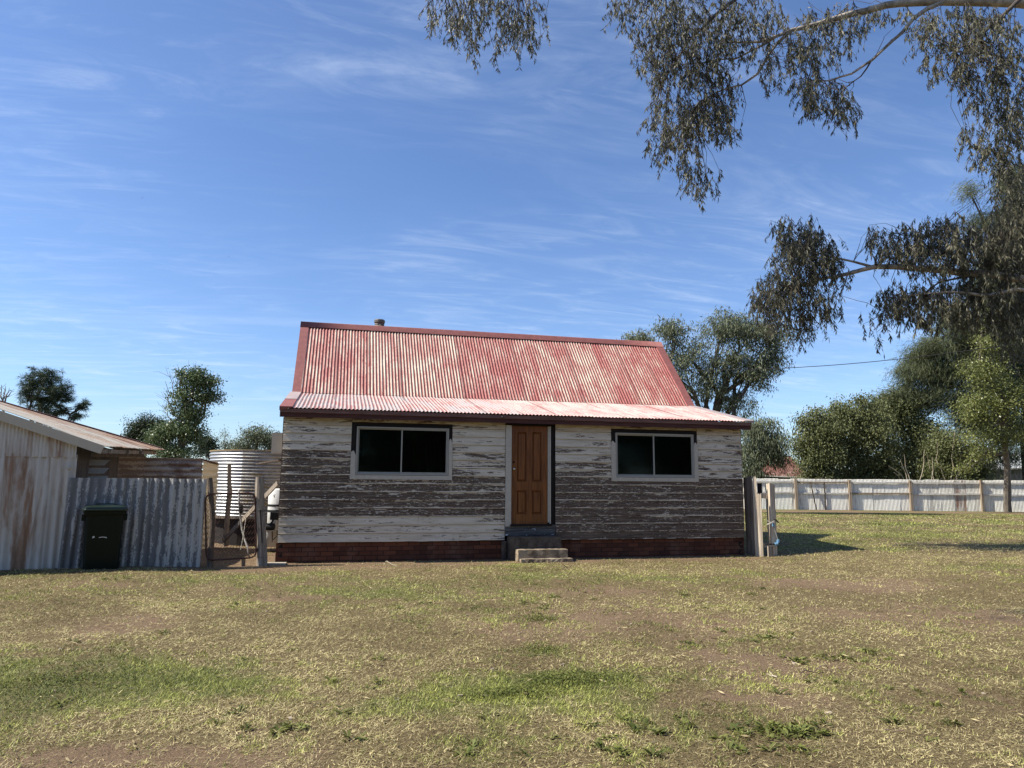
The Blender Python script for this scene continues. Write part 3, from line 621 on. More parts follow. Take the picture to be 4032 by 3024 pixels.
# roofing screws on the laps
b = MB()
for p, q in ((E_, K_), (K_, R_)):
    d = (q-p)/np.linalg.norm(q-p); nrm = np.cross((1, 0, 0), d)
    for f in (.05, .38, .70, .95):
        for j in range(43):
            c = p+(q-p)*f+np.array([-4.40+.019+j*.2295, 0, 0])+nrm*.022
            b.tube([c, c+nrm*.006], .007, 5)
o = b.obj('roof_screw', M['rust_pipe'], house); o['kind'] = 'stuff'
# flue
p = onp(1494, 1285, 1, 4.75); b = MB(); b.tube([(p[0], 4.75, 5.2), (p[0], 4.75, 5.80)], .125, 20)
flue = b.obj('flue', M['concrete_dark'], house, True)
b = MB(); b.tube([(p[0], 4.75, 5.80), (p[0], 4.75, 5.825), (p[0], 4.75, 5.885), (p[0], 4.75, 5.905)], [.128, .145, .145, .130], 20)
for zz in (5.70, 5.76): b.tube([(p[0], 4.75, zz), (p[0], 4.75, zz+.012)], .131, 20)
b.obj('flue_cap', mat_plain('weathered_flue_metal', (0.13, 0.11, 0.09), .5, .4), flue)
# windows
def window(i):
    x0, x1, z0, z1 = WIN[i]; ox0, ox1, oz0, oz1 = OPEN[i]
    b = MB(); b.box((ox0, .004, oz0), (x0-.001, .034, oz1)); b.box((x1+.001, .004, oz0), (ox1, .034, oz1)); b.box((x0, .004, z1+.001), (x1, .034, oz1)); b.box((x0, .004, oz0), (x1, .034, z0-.001))
    wdw = b.obj('window', M['black'], house); t = .028; xm = (x0+x1)/2-.02
    b = MB(); b.box((x0, -.028, z0), (x0+t, .06, z1)); b.box((x1-t, -.028, z0), (x1, .06, z1)); b.box((x0+t, -.028, z1-t), (x1-t, .06, z1)); b.box((x0+t, -.028, z0), (x1-t, .06, z0+t)); b.obj('frame', M['frame'], wdw)
    for (a, c, y) in ((x0+t+.001, xm+.022, .012), (xm-.022, x1-t-.001, -.012)):
        b = MB(); s_ = .026
        b.box((a, y, z0+t+.001), (a+s_, y+.022, z1-t-.001)); b.box((c-s_, y, z0+t+.001), (c, y+.022, z1-t-.001)); b.box((a+s_, y, z1-t-s_), (c-s_, y+.022, z1-t-.001)); b.box((a+s_, y, z0+t+.001), (c-s_, y+.022, z0+t+s_+.006)); b.obj('sash', M['frame'], wdw)
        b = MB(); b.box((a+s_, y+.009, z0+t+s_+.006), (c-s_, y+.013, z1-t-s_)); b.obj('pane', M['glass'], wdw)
    # remaining lower pieces of the white surround
    jl, jr = ((2.16, 2.43) if i == 0 else (2.49, 2.47))
    def jag(xa, xb, za, zb):
        n = 5; xs = np.linspace(xa, xb, n); tp = [zb-abs((j-1.5)/3)*.10+random.uniform(-.02, .02) for j in range(n)]
        V = [(x, y, z) for y in (-.034, -.006) for x, z in list(zip(xs, tp))+[(xb, za), (xa, za)]]; m_ = n+2
        return V, [tuple(range(m_)), tuple(range(m_, 2*m_))[::-1]]+[(q, m_+q, m_+(q+1) % m_, (q+1) % m_) for q in range(m_)]
    V, F_ = jag(ox0-.004, x0-.004, oz0+.075, jl); MB().add(V, F_).obj('surround', M['trim'], wdw)
    V, F_ = jag(x1+.004, ox1+.004, oz0+.075, jr); MB().add(V, F_).obj('surround', M['trim'], wdw)
    b = MB(); V = [(ox0-.004, oz0), (ox1+.004, oz0), (ox1-.075, z0-.002), (ox0+.075, z0-.002)]
    b.box((ox0-.006, -.036, oz0-.004), (ox1+.006, -.006, z0-.006), .002); b.obj('sill', M['trim'], wdw)
    return wdw
w0 = window(0); w1 = window(1)
# curtain behind the right pane of the left window
V = []; n = 60
for q in range(n+1):
    x = -2.02+q/n*.66
    for z in (1.62, 2.70): V.append((x, .22+.028*math.sin(q*.95)+.008*math.sin(q*2.3), z))
cu = obj('curtain', V, [(2*q, 2*q+2, 2*q+3, 2*q+1) for q in range(n)], M['curtain'], w0, smooth=True)
# door
DX0, DX1, DZ0, DZ1 = 0.010, 0.786, 0.705, 2.735
b = MB(); b.box((DX0, .050, DZ0), (DX1, .075, DZ1)); door = b.obj('door', M['door'], house)
st = .115; xm = (DX0+DX1)/2; zr0, zr1 = 1.40, 1.575
b = MB(); y0, y1 = .010, .0495
b.box((DX0, y0, DZ0), (DX0+st, y1, DZ1)); b.box((DX1-st, y0, DZ0), (DX1, y1, DZ1)); b.box((DX0+st, y0, DZ1-.12), (DX1-st, y1, DZ1)); b.box((DX0+st, y0, zr0), (DX1-st, y1, zr1)); b.box((DX0+st, y0, DZ0), (DX1-st, y1, DZ0+.20))
for za, zb in ((DZ0+.20, zr0), (zr1, DZ1-.12)): b.box((xm-.055, y0, za), (xm+.055, y1, zb))
b.obj('door_frame_rails', M['door'], door)
for xa, xb in ((DX0+st, xm-.055), (xm+.055, DX1-st)):
    for za, zb in ((DZ0+.20, zr0), (zr1, DZ1-.12)):
        g1, g2 = .010, .045
        V = []
        for g_, y in ((.001, .030), (.016, .046), (.022, .046), (.046, .022)):
            V += [(xa+g_, y, za+g_), (xb-g_, y, za+g_), (xb-g_, y, zb-g_), (xa+g_, y, zb-g_)]
        F_ = [(q+4*r_, (q+1) % 4+4*r_, (q+1) % 4+4*(r_+1), q+4*(r_+1)) for r_ in range(3) for q in range(4)]+[(12, 13, 14, 15)]
        MB().add(V, F_).obj('panel', M['door'], door)
b = MB(); kx, kz = .055, 1.835; b.tube([(kx, .012, kz), (kx, .006, kz), (kx, -.012, kz), (kx, -.020, kz), (kx, -.040, kz), (kx, -.052, kz)], [.030, .030, .012, .014, .027, .015], 14); b.obj('knob', M['chrome'], door, True)
b = MB(); b.tube([(kx-.002, .012, 1.975), (kx-.002, .002, 1.975)], [.024, .022], 14); b.obj('lock', M['black'], door, True)
b = MB(); b.box((-.128, -.040, .665), (-.004, .0, 2.742), .002); b.obj('door_trim', M['trim'], house)
b = MB(); b.box((.792, -.006, .735), (.822, .03, 2.736), .001); b.box((.824, -.030, .715), (.850, .02, 2.738), .002); b.obj('door_trim', M['trim'], house)
b = MB(); b.box((.853, .02, .70), (.953, .034, 2.74)); b.box((-.003, .005, 2.737), (.853, .03, 2.775)); b.obj('door_reveal', M['black'], house)  # near-black strips put the shade of the recess into the colour
# threshold board with flaked paint
def mat_thr():
    m = MT('flaked_threshold_paint'); q = m.noise((7, 4, 16), 1.0, 5, .65, .4, loc=(3.3, 0, 1.0)); g = m.noise((3, 8, 60), 1.0, 5)
    c = m.mix(m.rmp(g, .3, .7), (.05, .047, .045), (.13, .125, .12)); c = m.mix(m.rmp(q, .62, .635), c, (.50, .56, .64)); m.bump(g, .3, .005); return m.fin(c, .85)
b = MB(); b.box((-.135, -.030, .480), (.945, .028, .690), .003); b.obj('threshold', mat_thr(), house)
b = MB(); b.box((-.03, -.065, .672), (.86, .008, .703), .002); b.obj('door_sill', M['black'], house)
# steps
def chunk(name, x0, x1, y0, y1, z0, z1, mat, rough=.006, parent=None, n=(16, 5, 4)):
    """rough cast block with broken edges"""
    nx, ny, nz = n; V = []; idx = {}
    def vid(i, j, k):
        if (i, j, k) not in idx:
            e = (i in (0, nx))+(j in (0, ny))+(k in (0, nz)); c = np.array([x0+(x1-x0)*i/nx, y0+(y1-y0)*j/ny, z0+(z1-z0)*k/nz]); ce = np.array([(x0+x1)/2, (y0+y1)/2, (z0+z1)/2])
            c += RNG.uniform(-rough, rough, 3)*(1 if e < 2 else .8)
            if e >= 2: c += np.sign(ce-c)*np.array([i in (0, nx), j in (0, ny), k in (0, nz)])*RNG.uniform(.1, 1.6)*rough
            idx[(i, j, k)] = len(V); V.append(c)
        return idx[(i, j, k)]
    F_ = []
    for i in range(nx):
        for j in range(ny):
            for k, fl_ in ((0, 1), (nz, 0)):
                f = [vid(i, j, k), vid(i+1, j, k), vid(i+1, j+1, k), vid(i, j+1, k)]; F_.append(f[::-1] if fl_ else f)
        for k in range(nz):
            for j, fl_ in ((0, 0), (ny, 1)):
                f = [vid(i, j, k), vid(i+1, j, k), vid(i+1, j, k+1), vid(i, j, k+1)]; F_.append(f[::-1] if fl_ else f)
    for j in range(ny):
        for k in range(nz):
            for i, fl_ in ((0, 1), (nx, 0)):
                f = [vid(i, j, k), vid(i, j+1, k), vid(i, j+1, k+1), vid(i, j, k+1)]; F_.append(f[::-1] if fl_ else f)
    return obj(name, V, F_, mat, parent)
def mat_conc(name, a, b_, c_):
    m = MT(name); n1 = m.noise(scale=5, detail=6, rough=.7); n2 = m.noise(scale=45, detail=5, rough=.8)
    c = m.mix(m.rmp(n1, .35, .65), a, b_); c = m.mix(m.ma('MULTIPLY', m.rmp(n2, .5, .7), .6), c, c_); m.bump(m.ma('ADD', n1, n2), .7, .012); return m.fin(c, .95)
STEPZ1, STEPZ2 = .476, .238
CONC2 = mat_conc('step_concrete', (.13, .095, .062), (.33, .265, .19), (.06, .042, .028)); CONC = mat_conc('rough_cast_concrete', (.30, .25, .19), (.50, .44, .36), (.16, .12, .085)); CONCD = mat_conc('shade_dark_concrete', (.050, .040, .033), (.11, .090, .072), (.03, .024, .02))  # the darkest mix carries the eave shade of the upper step
st1 = thing('door_steps', 'two rough concrete steps in front of the wooden door', 'steps', (.5, -.5, 0))
chunk('upper_step', -.080, 1.005, -.30, .02, -.05, STEPZ1, CONCD, .006, st1)
chunk('lower_step', .015, 1.05, -.56, -.305, -.05, STEPZ2, CONC2, .006, st1)
chunk('footing_slab', .045, 1.12, -.70, -.565, -.05, .075, CONC2, .008, st1, n=(18, 4, 2))
chunk('pier', -.20, -.10, -.10, -.005, -.05, .37, CONCD, .006, house, n=(3, 3, 6))
# wire insulator under the eave over the left wall
b = MB(); b.tube([(-.25, -.19, 2.90), (-.25, -.23, 2.90)], .012, 8); b.tube([(-.25, -.23, 2.87), (-.25, -.23, 2.89), (-.25, -.23, 2.91)], [.015, .022, .012], 8); b.tube([(-.25, -.235, 2.88), (-.10, -.20, 2.93), (.02, -.193, 2.95)], .004, 5); b.obj('cable_hook', M['cable'], house)
mbx = MB(); mbx.box((-4.80, .35, 2.10), (-4.58, .62, 2.50), .001)
mbx.obj('meter_box', M['beige_metal'], house)

# ------------------------------------------------------------------ left shed
PR_ = gat(800, 2233); PL_ = gat(236, 2240)
dl = (PR_-PL_)[:2]; dl = dl/np.linalg.norm(dl); nl = np.array([dl[1], -dl[0]])     # along the front, towards the camera
D3 = np.array([dl[0], dl[1], 0]); N3 = np.array([nl[0], nl[1], 0]); UP = np.array([0, 0, 1.0])
SW = PL_-N3*.10                                   # shed front wall runs a hand behind the fence line
def onfront(u, v, off=0.0):
    """the point of the front plane (off metres behind the fence line) seen at a pixel"""
    P0 = PL_-N3*off; q = ray(u, v); t = ((P0-CAM)@N3)/(q@N3); return CAM+q*t
def scoord(p): return float((p-PL_)@D3)
shed = thing('corrugated_shed', 'low rust streaked corrugated iron shed with sloping roof', 'shed', (PL_[0]-1.5, PL_[1]+1, 0))
c1 = onfront(297, 1744, .10); c0 = onfront(0, 1645, .10); slope = (c1[2]-c0[2])/(scoord(c1)-scoord(c0)); s1 = scoord(c1); top = lambda s_: c1[2]+(s_-s1)*slope
zj = onfront(150, 1792, .10)[2]; s0 = s1-5.2
sdx = s0; k = 0; W_ = .81
while sdx < s1-.02:
    w_ = min(W_, s1-sdx); o3 = PL_-N3*.10+D3*sdx; o3[2] = float(G(o3[0], o3[1]))-.05
    sheet('wall_sheet', M['tin_shed'], shed, o3+N3*.003*(k % 2), D3, UP, N3, w_+.05, zj-o3[2]+.02, .125, .016, 8, 7, .012, seed=k, color=(.4+.2*random.random(), .35+.35*random.random(), .5, 1)); sdx += W_; k += 1
sdx = s0; k = 0; W_ = .62
while sdx < s1-.02:      # finer sheets above, cut along the slope of the roof
    w_ = min(W_, s1-sdx); o3 = PL_-N3*.10+D3*sdx; o3[2] = zj-.03
    V, F_, A = corr(o3+N3*(.022+.002*(k % 2)), D3, UP, N3, w_+.03, 1.0, .052, .005, 6, 3, .002, seed=k+30)
    h = top(sdx+A['s']*(w_+.03))-zj+.03; V[:, 2] = zj-.03+A['t']*h
    obj('upper_sheet', V, F_, M['tin_shed'], shed, A, True, (.3+.3*random.random(), .42+.22*random.random(), .5, 1)); sdx += W_; k += 1
# side wall facing the gate, its shade put into a darker tin
Fp = onfront(409, 1760, -.02); Bk = at(629, 1770, 15.6); ED = (Bk-Fp)/np.linalg.norm(Bk-Fp); Rdep = float(np.linalg.norm(Bk-Fp)); EH = np.array([ED[0], ED[1], 0]); EH /= np.linalg.norm(EH)
depth_s = 2.3; o3 = PL_-N3*.11+D3*s1; o3[2] = 0
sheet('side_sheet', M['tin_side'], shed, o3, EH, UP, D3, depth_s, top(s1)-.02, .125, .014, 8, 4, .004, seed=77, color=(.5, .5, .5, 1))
rs = -slope; rd = D3-UP*rs; rd = rd/np.linalg.norm(rd)
ff = onfront(0, 1615, -.02)
n_r = np.cross(rd, ED); n_r = n_r/np.linalg.norm(n_r); n_r = n_r if n_r[2] > 0 else -n_r
L_r = np.linalg.norm(Fp-ff)+2.2; start = Fp-rd*L_r
B0 = at(0, 1587, 14.6); sl = -L_r/np.linalg.norm(Fp-ff)+1
def roofq(s_, t): return (ff*(1-t)+B0*t)*(1-s_)+(Fp*(1-t)+Bk*t)*s_
for k in range(4):
    nt_, ns_ = int(Rdep/4/.076*8), 9; ta = np.linspace(k/4, (k+1)/4+.012, nt_+1); sa = np.linspace(sl, 1.0+.015*(k > 0)+.012*(k % 2), ns_); V = []; cr = []
    for t in ta:
        wv = math.sin(t*Rdep/.076*2*math.pi)
        for s_ in sa: V.append(roofq(s_, t)+n_r*(.016+.003*(k % 2)+.009*wv+.006*math.sin(s_*5+t*9))); cr.append(wv*.5+.5)
    I_ = np.arange(len(V)).reshape(nt_+1, ns_); F_ = np.stack([I_[:-1, :-1], I_[1:, :-1], I_[1:, 1:], I_[:-1, 1:]], -1).reshape(-1, 4)
    obj('roof_sheet', V, F_, M['tin_shed_roof'], shed, {'crest': cr}, True, (.45+.12*k, .42+.10*k, .5, 1))
b = MB(); b.beam(start+N3*.012-n_r*.052, Fp+N3*.012-n_r*.052, .025, .150, n_r); b.obj('barge_cap', M['beige_metal'], shed)
b = MB(); q0 = Fp+ED*Rdep; b.beam(roofq(sl, 1.01)+n_r*.03, roofq(1, 1.01)+n_r*.03, .10, .04, n_r); b.obj('back_flashing', M['rust_pipe'], shed)
for a, c, mt in ((.02, .98, 'wood'), (.05, .9, 'wood_dark')):
    b = MB(); off = -UP*(.075 if mt == 'wood' else .14)-D3*(.05 if mt == 'wood' else .22); b.beam(Fp+ED*Rdep*a+off, Fp+ED*Rdep*c+off, .035, .07, UP); b.obj('rafter', M[mt], shed)
for fz in (.10, .38, .62, .9):
    b = MB(); p_ = Fp+ED*Rdep*fz-UP*.075; b.beam(p_-D3*.9+UP*.9*rs, p_+D3*.01, .045, .07, UP, .003); b.obj('rafter', M['wood'], shed)
# white slatted louvre on the shaded side
q_ = ray(383, 1850); A_ = np.array([[q_[0], -EH[0]], [q_[1], -EH[1]]]); w0_ = PL_-N3*.11+D3*s1; tq = np.linalg.solve(A_, w0_[:2]-CAM[:2])[0]; P_ = CAM+q_*(tq*.972)
for k in range(3):
    c = P_+UP*(.13-k*.145)
    lv = MB(); lv.beam(c-D3*.16+UP*.045, c+D3*.16+UP*.045, .006, .012); V = [c-D3*.17+UP*.05, c+D3*.19+UP*.05, c+D3*.11-UP*.05-N3*(-.05), c-D3*.17-UP*.05-N3*(-.05)]
    V2 = [v-N3*.012 for v in V]; lv = MB().add(V+V2, [(0, 1, 2, 3), (7, 6, 5, 4), (0, 4, 5, 1), (1, 5, 6, 2), (2, 6, 7, 3), (3, 7, 4, 0)]); lv.obj('louvre_slat', M['trim'], shed)
# rain gauge on the fence top
rg = onfront(268, 1882, .02); g_ = thing('rain_gauge', 'tiny cream cup on a stem above the grey tin fence', 'rain gauge', rg)
MB().tube([rg-UP*.02, rg+UP*.13], .004, 6).obj('stem', M['beige_metal'], g_); MB().tube([rg+UP*.13, rg+UP*.15, rg+UP*.20], [.012, .03, .034], 10).obj('cup', M['beige_metal'], g_, True)

# ------------------------------------------------------------------ grey corrugated fence beside the shed
tf = thing('tin_fence', 'mottled grey corrugated tin fence behind the green bin', 'fence', PL_)
Sx = scoord(onfront(803, 1888)); s_ = .0; k = 0; ztop = onfront(540, 1883)[2]; ztr = onfront(803, 1888)[2]; ztl = onfront(250, 1880)[2]
sh_w = (Sx-0.02)/4
for k in range(4):
    o3 = PL_+D3*(.02+k*sh_w); o3[2] = float(G(o3[0], o3[1]))-.04; zt = ztl+(ztr-ztl)*(k+.5)/4
    tilt = UP*1.0-D3*0.0; vd = tilt/np.linalg.norm(tilt)
    V, F_, A = corr(o3+N3*(.004*(k % 2)), D3, vd, N3, sh_w+.05, zt-o3[2]+random.uniform(-.012, .012), .125, .017, 10, 10, .006, jag0=.02, seed=k+9)
    V += np.outer(np.sin(V[:, 2]*1.9+k)*.008, N3); V -= np.outer((1-A['t'])*.06*(1-k/4.), D3)
    obj('fence_sheet', V, F_, M['tin_fence'], tf, A, True, ((.72, .55, .60, .46)[k], (.3, .25, .45, .5)[k], .5, 1))
b = MB(); pg = onfront(826, 2232, .06); pt = onfront(826, 1881, .06); b.tube([pg-UP*.1, pg+UP*.8, pt], [.055, .052, .050], 9, True, .06); b.obj('post', M['wood_dark'], tf)
for zz in (.45, 1.35):
    b = MB(); b.beam(PL_+D3*.05-N3*.055+UP*zz, PL_+D3*(Sx-.02)-N3*.055+UP*zz, .05, .07); b.obj('rail', M['wood_dark'], tf)

# ------------------------------------------------------------------ wheelie bin
BC = gat(395, 2244); bn = thing('wheelie_bin', 'dark green wheelie bin in front of the grey tin fence', 'bin', BC)
SCL = np.linalg.norm((at(0, 0, 1)-CAM)*0+1)*0+ (BC-CAM)@CF/FPX        # metres per pixel there
BW = 157*SCL/2; BH = 258*SCL; fx, fy = CR[:2]/np.linalg.norm(CR[:2]), np.array([-CR[1], CR[0]])/np.linalg.norm(CR[:2])
fx = np.array([fx[0], fx[1], 0]); fy = np.array([fy[0], fy[1], 0]); ca, sa = math.cos(.50), math.sin(.50); fx, fy = fx*ca+fy*sa, fy*ca-fx*sa
def rr(hw, d0, d1, z, r, n=5):
    pts = []
    for cx_, cy_, a0_ in ((hw-r, d0+r, -90), (hw-r, d1-r, 0), (-hw+r, d1-r, 90), (-hw+r, d0+r, 180)):
        for q in range(n): a = math.radians(a0_+90*q/(n-1)); pts.append(BC+fx*(cx_+r*math.cos(a))+fy*(cy_+r*math.sin(a))+UP*z)
    return pts
def loft(rings, mat, name, parent, cap=(1, 1)):
    n = len(rings[0]); V = [p for r in rings for p in r]; F_ = [(i*n+q, i*n+(q+1) % n, (i+1)*n+(q+1) % n, (i+1)*n+q) for i in range(len(rings)-1) for q in range(n)]
    if cap[0]: F_.append(tuple(range(n))[::-1])
    if cap[1]: F_.append(tuple((len(rings)-1)*n+q for q in range(n)))
    return obj(name, V, F_, mat, parent)
H = BH; hw0, hw1 = BW*.79, BW*.845
body = loft([rr(hw0, .02, .48, .0, .07), rr(hw0+.004, .015, .49, .05, .07), rr(hw1, -.06, .60, H*.80, .05), rr(hw1+.005, -.065, .605, H*.83, .05), rr(BW*.93, -.09, .63, H*.835, .05), rr(BW*.96, -.095, .64, H*.885, .05), rr(BW*.94, -.09, .63, H*.89, .05)], M['bin'], 'body', bn)
lid = loft([rr(BW*1.0, -.125, .66, H*.892, .06), rr(BW*1.0, -.125, .66, H*.915, .06), rr(BW*.965, -.115, .65, H*.922, .06), rr(BW*.955, -.11, .645, H*.945, .06), rr(BW*.80, -.04, .60, H*.968, .07), rr(BW*.50, .0, .50, H*.974, .07), rr(BW*.42, .03, .46, H*.995, .07), rr(BW*.34, .06, .42, H*1.0, .06)], M['bin_lid'], 'lid', bn)
for s_ in (-1, 1):
    b = MB(); c = BC+fx*s_*(BW*.84)+fy*.66; b.beam(c+UP*H*.90, c+UP*H*1.035, .05, .045, fx); b.obj('hinge', M['bin'], bn)
    b = MB(); c = BC+fx*s_*(BW*.93)+fy*.02; b.beam(c+UP*H*.74, c+UP*H*.835, .06, .05, fx, .006); b.obj('lifting_lug', M['bin'], bn)
    c = BC+fx*s_*(BW*.86)+fy*.55+UP*.125; b = MB(); b.tube([c-fx*.045, c-fx*.04, c+fx*.04, c+fx*.045], [.095, .125, .125, .095], 20); wh = b.obj('wheel', M['rubber'], bn)
    b = MB(); b.tube([c+fx*s_*.046, c+fx*s_*.052], .06, 14); b.obj('hub', M['bin'], wh)
b = MB(); b.tube([BC-fx*BW*.8+fy*.55+UP*.125, BC+fx*BW*.8+fy*.55+UP*.125], .012, 8); b.obj('axle', M['rust_pipe'], bn)
b = MB()
def onbody(a, z): return BC+fx*a+fy*(.015-.075*(z-.05)/(H*.75)-.0035)+UP*z
for pl_ in ([(-.155, .515), (-.118, .530), (-.130, .555), (-.150, .545)], [(-.062, .520), (.0, .528), (.055, .512), (.05, .530), (-.01, .538), (-.06, .532)]):
    V = [onbody(a, z) for a, z in pl_]; V2 = [v+fy*.003 for v in V]; n = len(V); b.add(V+V2, [tuple(range(n)), tuple(range(n, 2*n))[::-1]]+[(q, q+n, (q+1) % n+n, (q+1) % n) for q in range(n)])
b.obj('torn_sticker', M['white_plastic'], bn)

# ------------------------------------------------------------------ gate and its post
gp0 = onfront(808, 1948, -.03); gt = thing('wire_gate', 'rusty tube framed chain wire gate between fence and cottage', 'gate', onfront(905, 2230, -.03))
TL, TR, BL, BR = (onfront(u, v, -.03) for u, v in ((808, 1946), (1005, 1940), (812, 2207), (1009, 2195)))
def rloop(c, r, n=5):
    out = []
    for i in range(4):
        p = c[i]; a = c[i-1]; d = c[(i+1) % 4]; da = (a-p)/np.linalg.norm(a-p); dd = (d-p)/np.linalg.norm(d-p)
        for q in range(n):
            t = q/(n-1); out.append((1-t)**2*(p+da*r)+2*t*(1-t)*p+t*t*(p+dd*r))
    return out
lp = rloop([TL, TR, BR, BL], .13); lp.append(lp[0]); lp.append(lp[1])
MB().tube(lp, .0155, 8, False).obj('frame', M['rust_pipe'], gt, True)
# chain wire: zigzag strands
b = MB(); a_ = .052; wdt = np.linalg.norm(TR-TL); hgt = (TL[2]+TR[2]-BL[2]-BR[2])/2
def gpnt(s, t): return BL*(1-s)*(1-t)+BR*s*(1-t)+TL*(1-s)*t+TR*s*t
ns = int(wdt/a_); nz = int(hgt/a_)
for i in range(ns+1):
    P = []
    for j in range(nz+1):
        s_ = (i+(.5 if j % 2 else -.5)*1.0)/ns; P.append(gpnt(min(.995, max(.005, s_)), min(.995, max(.005, j/nz)))+N3*(.003 if j % 2 else -.003))
    b.tube(P, .0042, 3, False)
mo = b.obj('wire_mesh', M['rust_pipe'], gt); mo['kind'] = 'stuff'
b = MB()
for zf in (.12, .85): p_ = gpnt(1, zf); b.beam(p_-D3*.02, p_+D3*.09, .035, .045, UP)
b.obj('hinge', M['rust_pipe'], gt)
gpz = thing('gate_post', 'thick split log gate post beside the cottage corner', 'post', onfront(1031, 2234, .02))
b0_ = onfront(1031, 2236, .02); t0_ = onfront(1022, 1878, .02); P = [b0_+(t0_-b0_)*f+D3*.008*math.sin(f*7) for f in np.linspace(0, 1, 12)]
V, F_ = tube(P, [.100, .095, .094, .090, .088, .090, .092, .088, .085, .084, .082, .075], 12, True, .07); obj('log', V, F_, M['wood'], gpz)
b = MB(); b.tube([P[3]+N3*.085, P[7]+N3*.088], .010, 5); b.obj('split', M['black'], gpz)
b = MB()
for f in (.12, .62, .63): c = b0_+(t0_-b0_)*f; b.tube([c+D3*.093*math.cos(a)+N3*.093*math.sin(a)+UP*.006*math.sin(3*a) for a in np.linspace(0, 6.283, 18)], .0025, 4, False)
b.obj('tie_wire', M['rust_pipe'], gpz)
# stub in the gateway
p_ = onfront(958, 2222, .05); so = MB().box(p_+np.array([-.03, -.03, -.05]), p_+np.array([.03, .03, .10]), .004).obj('gate_stop', M['wood_dark']); tag(so, 'small dark timber stub on the dirt under the wire gate', 'gate stop')
p_ = gat(1060, 2226); so = MB().box(p_+np.array([-.12, -.02, -.04]), p_+np.array([.30, .22, .03]), .008).obj('paving_slab', M['concrete']); tag(so, 'flat concrete slab at the left foot of the cottage', 'slab')

# ------------------------------------------------------------------ yard behind the gate
sc_ = thing('rusty_tin_screen', 'flaking brown wall of horizontal corrugated iron behind the grey fence', 'wall', at(600, 2110, 15.6))
def hsheet(name, mat, parent, pa, pb, z0, z1, seed, color, bow=0.0, pitch=.125, amp=.017, jr=.0):
    d = np.array(pb[:2])-np.array(pa[:2]); L = np.linalg.norm(d); d = np.array([d[0]/L, d[1]/L, 0]); n_ = np.array([d[1], -d[0], 0])
    o3 = np.array([pa[0], pa[1], z0]); V, F_, A = corr(o3, UP, d, n_, z1-z0, L, pitch, amp, 8, 14, .006, jag1=jr, seed=seed)
    V += np.outer(np.sin(A['t']*math.pi)*bow, n_); return obj(name, V, F_, mat, parent, A, True, color)
d_ = 15.4
pA, pM, pB, pC = at(396, 1900, 14.9), at(562, 1900, 15.2), at(793, 1900, 15.5), at(856, 1900, 16.3)
zt0 = at(480, 1795, 15.0)[2]; zt1 = at(792, 1805, 15.5)[2]
hsheet('screen_sheet', M['tin_brown'], sc_, pA, pM+(pB-pM)*.02, 0, zt0, 1, (.55, .5, .5, 1), .10); hsheet('screen_sheet', M['tin_brown'], sc_, pM, pB, 0, zt1, 2, (.48, .55, .5, 1), .05, jr=.02)
hsheet('screen_sheet', M['tin_cream'], sc_, pB-N3*.02, pC, 0, at(820, 1816, 15.9)[2], 3, (.45, .5, .5, 1), .03)
b = MB(); b.beam(at(786, 1806, 15.35), at(858, 1828, 16.2), .05, .03, UP, .006); b.obj('broken_capping', M['rust_pipe'], sc_)
# water tank
tz0, tz1 = .70, at(1000, 1774, 17.2)[2]; edge = at(838, 1900, 18.2); tr_ = 1.38; tcx = np.array([edge[0], edge[1]])+tr_*CR[:2]/np.linalg.norm(CR[:2])
tk = thing('water_tank', 'round corrugated galvanised water tank beside the cottage', 'water tank', (tcx[0], tcx[1], 0))
def tankwall(a0, a1, r, mat, name, color):
    nz = int((tz1-tz0)/.0775*8); na = 36; zs = np.linspace(tz0, tz1, nz+1); an = np.linspace(a0, a1, na+1); A_, Z_ = np.meshgrid(an, zs, indexing='ij'); wv = np.sin(2*np.pi*(Z_-tz0)/.0775); rad = r+.0145*wv
    V = np.stack([tcx[0]+rad*np.cos(A_), tcx[1]+rad*np.sin(A_), Z_], -1).reshape(-1, 3); I_ = np.arange(V.shape[0]).reshape(na+1, nz+1)
    F_ = np.stack([I_[:-1, :-1], I_[1:, :-1], I_[1:, 1:], I_[:-1, 1:]], -1).reshape(-1, 4); obj(name, V, F_, mat, tk, {'crest': (wv*.5+.5).ravel(), 's': V[:, 0]*0, 't': V[:, 0]*0}, True, color)
seam = at(981, 1900, 17.2); aa = math.atan2(seam[1]-tcx[1], seam[0]-tcx[0])
tankwall(aa-math.pi*1.0, aa, tr_, M['tin_tank'], 'tank_wall', (.5, .5, .5, 1)); tankwall(aa-.02, aa+math.pi, tr_+.004, M['tin_tank_old'], 'tank_wall', (.56, .5, .5, 1))
b = MB(); b.tube([(tcx[0], tcx[1], tz1-.01), (tcx[0], tcx[1], tz1+.012), (tcx[0], tcx[1], tz1+.06)], [tr_+.018, tr_+.018, .05], 48); b.obj('tank_roof', M['tin_tank_old'], tk)
b = MB(); b.tube([(tcx[0], tcx[1], tz0-.05), (tcx[0], tcx[1], tz0)], [tr_+.05, tr_+.05], 32); b.obj('platform', M['wood_dark'], tk)
b = MB(); b.tube([(tcx[0], tcx[1], -.1), (tcx[0], tcx[1], tz0-.05)], [tr_-.12, tr_-.10], 20); b.obj('stand', M['black'], tk)  # near-black colour stands in for the tank's shadow on the stand
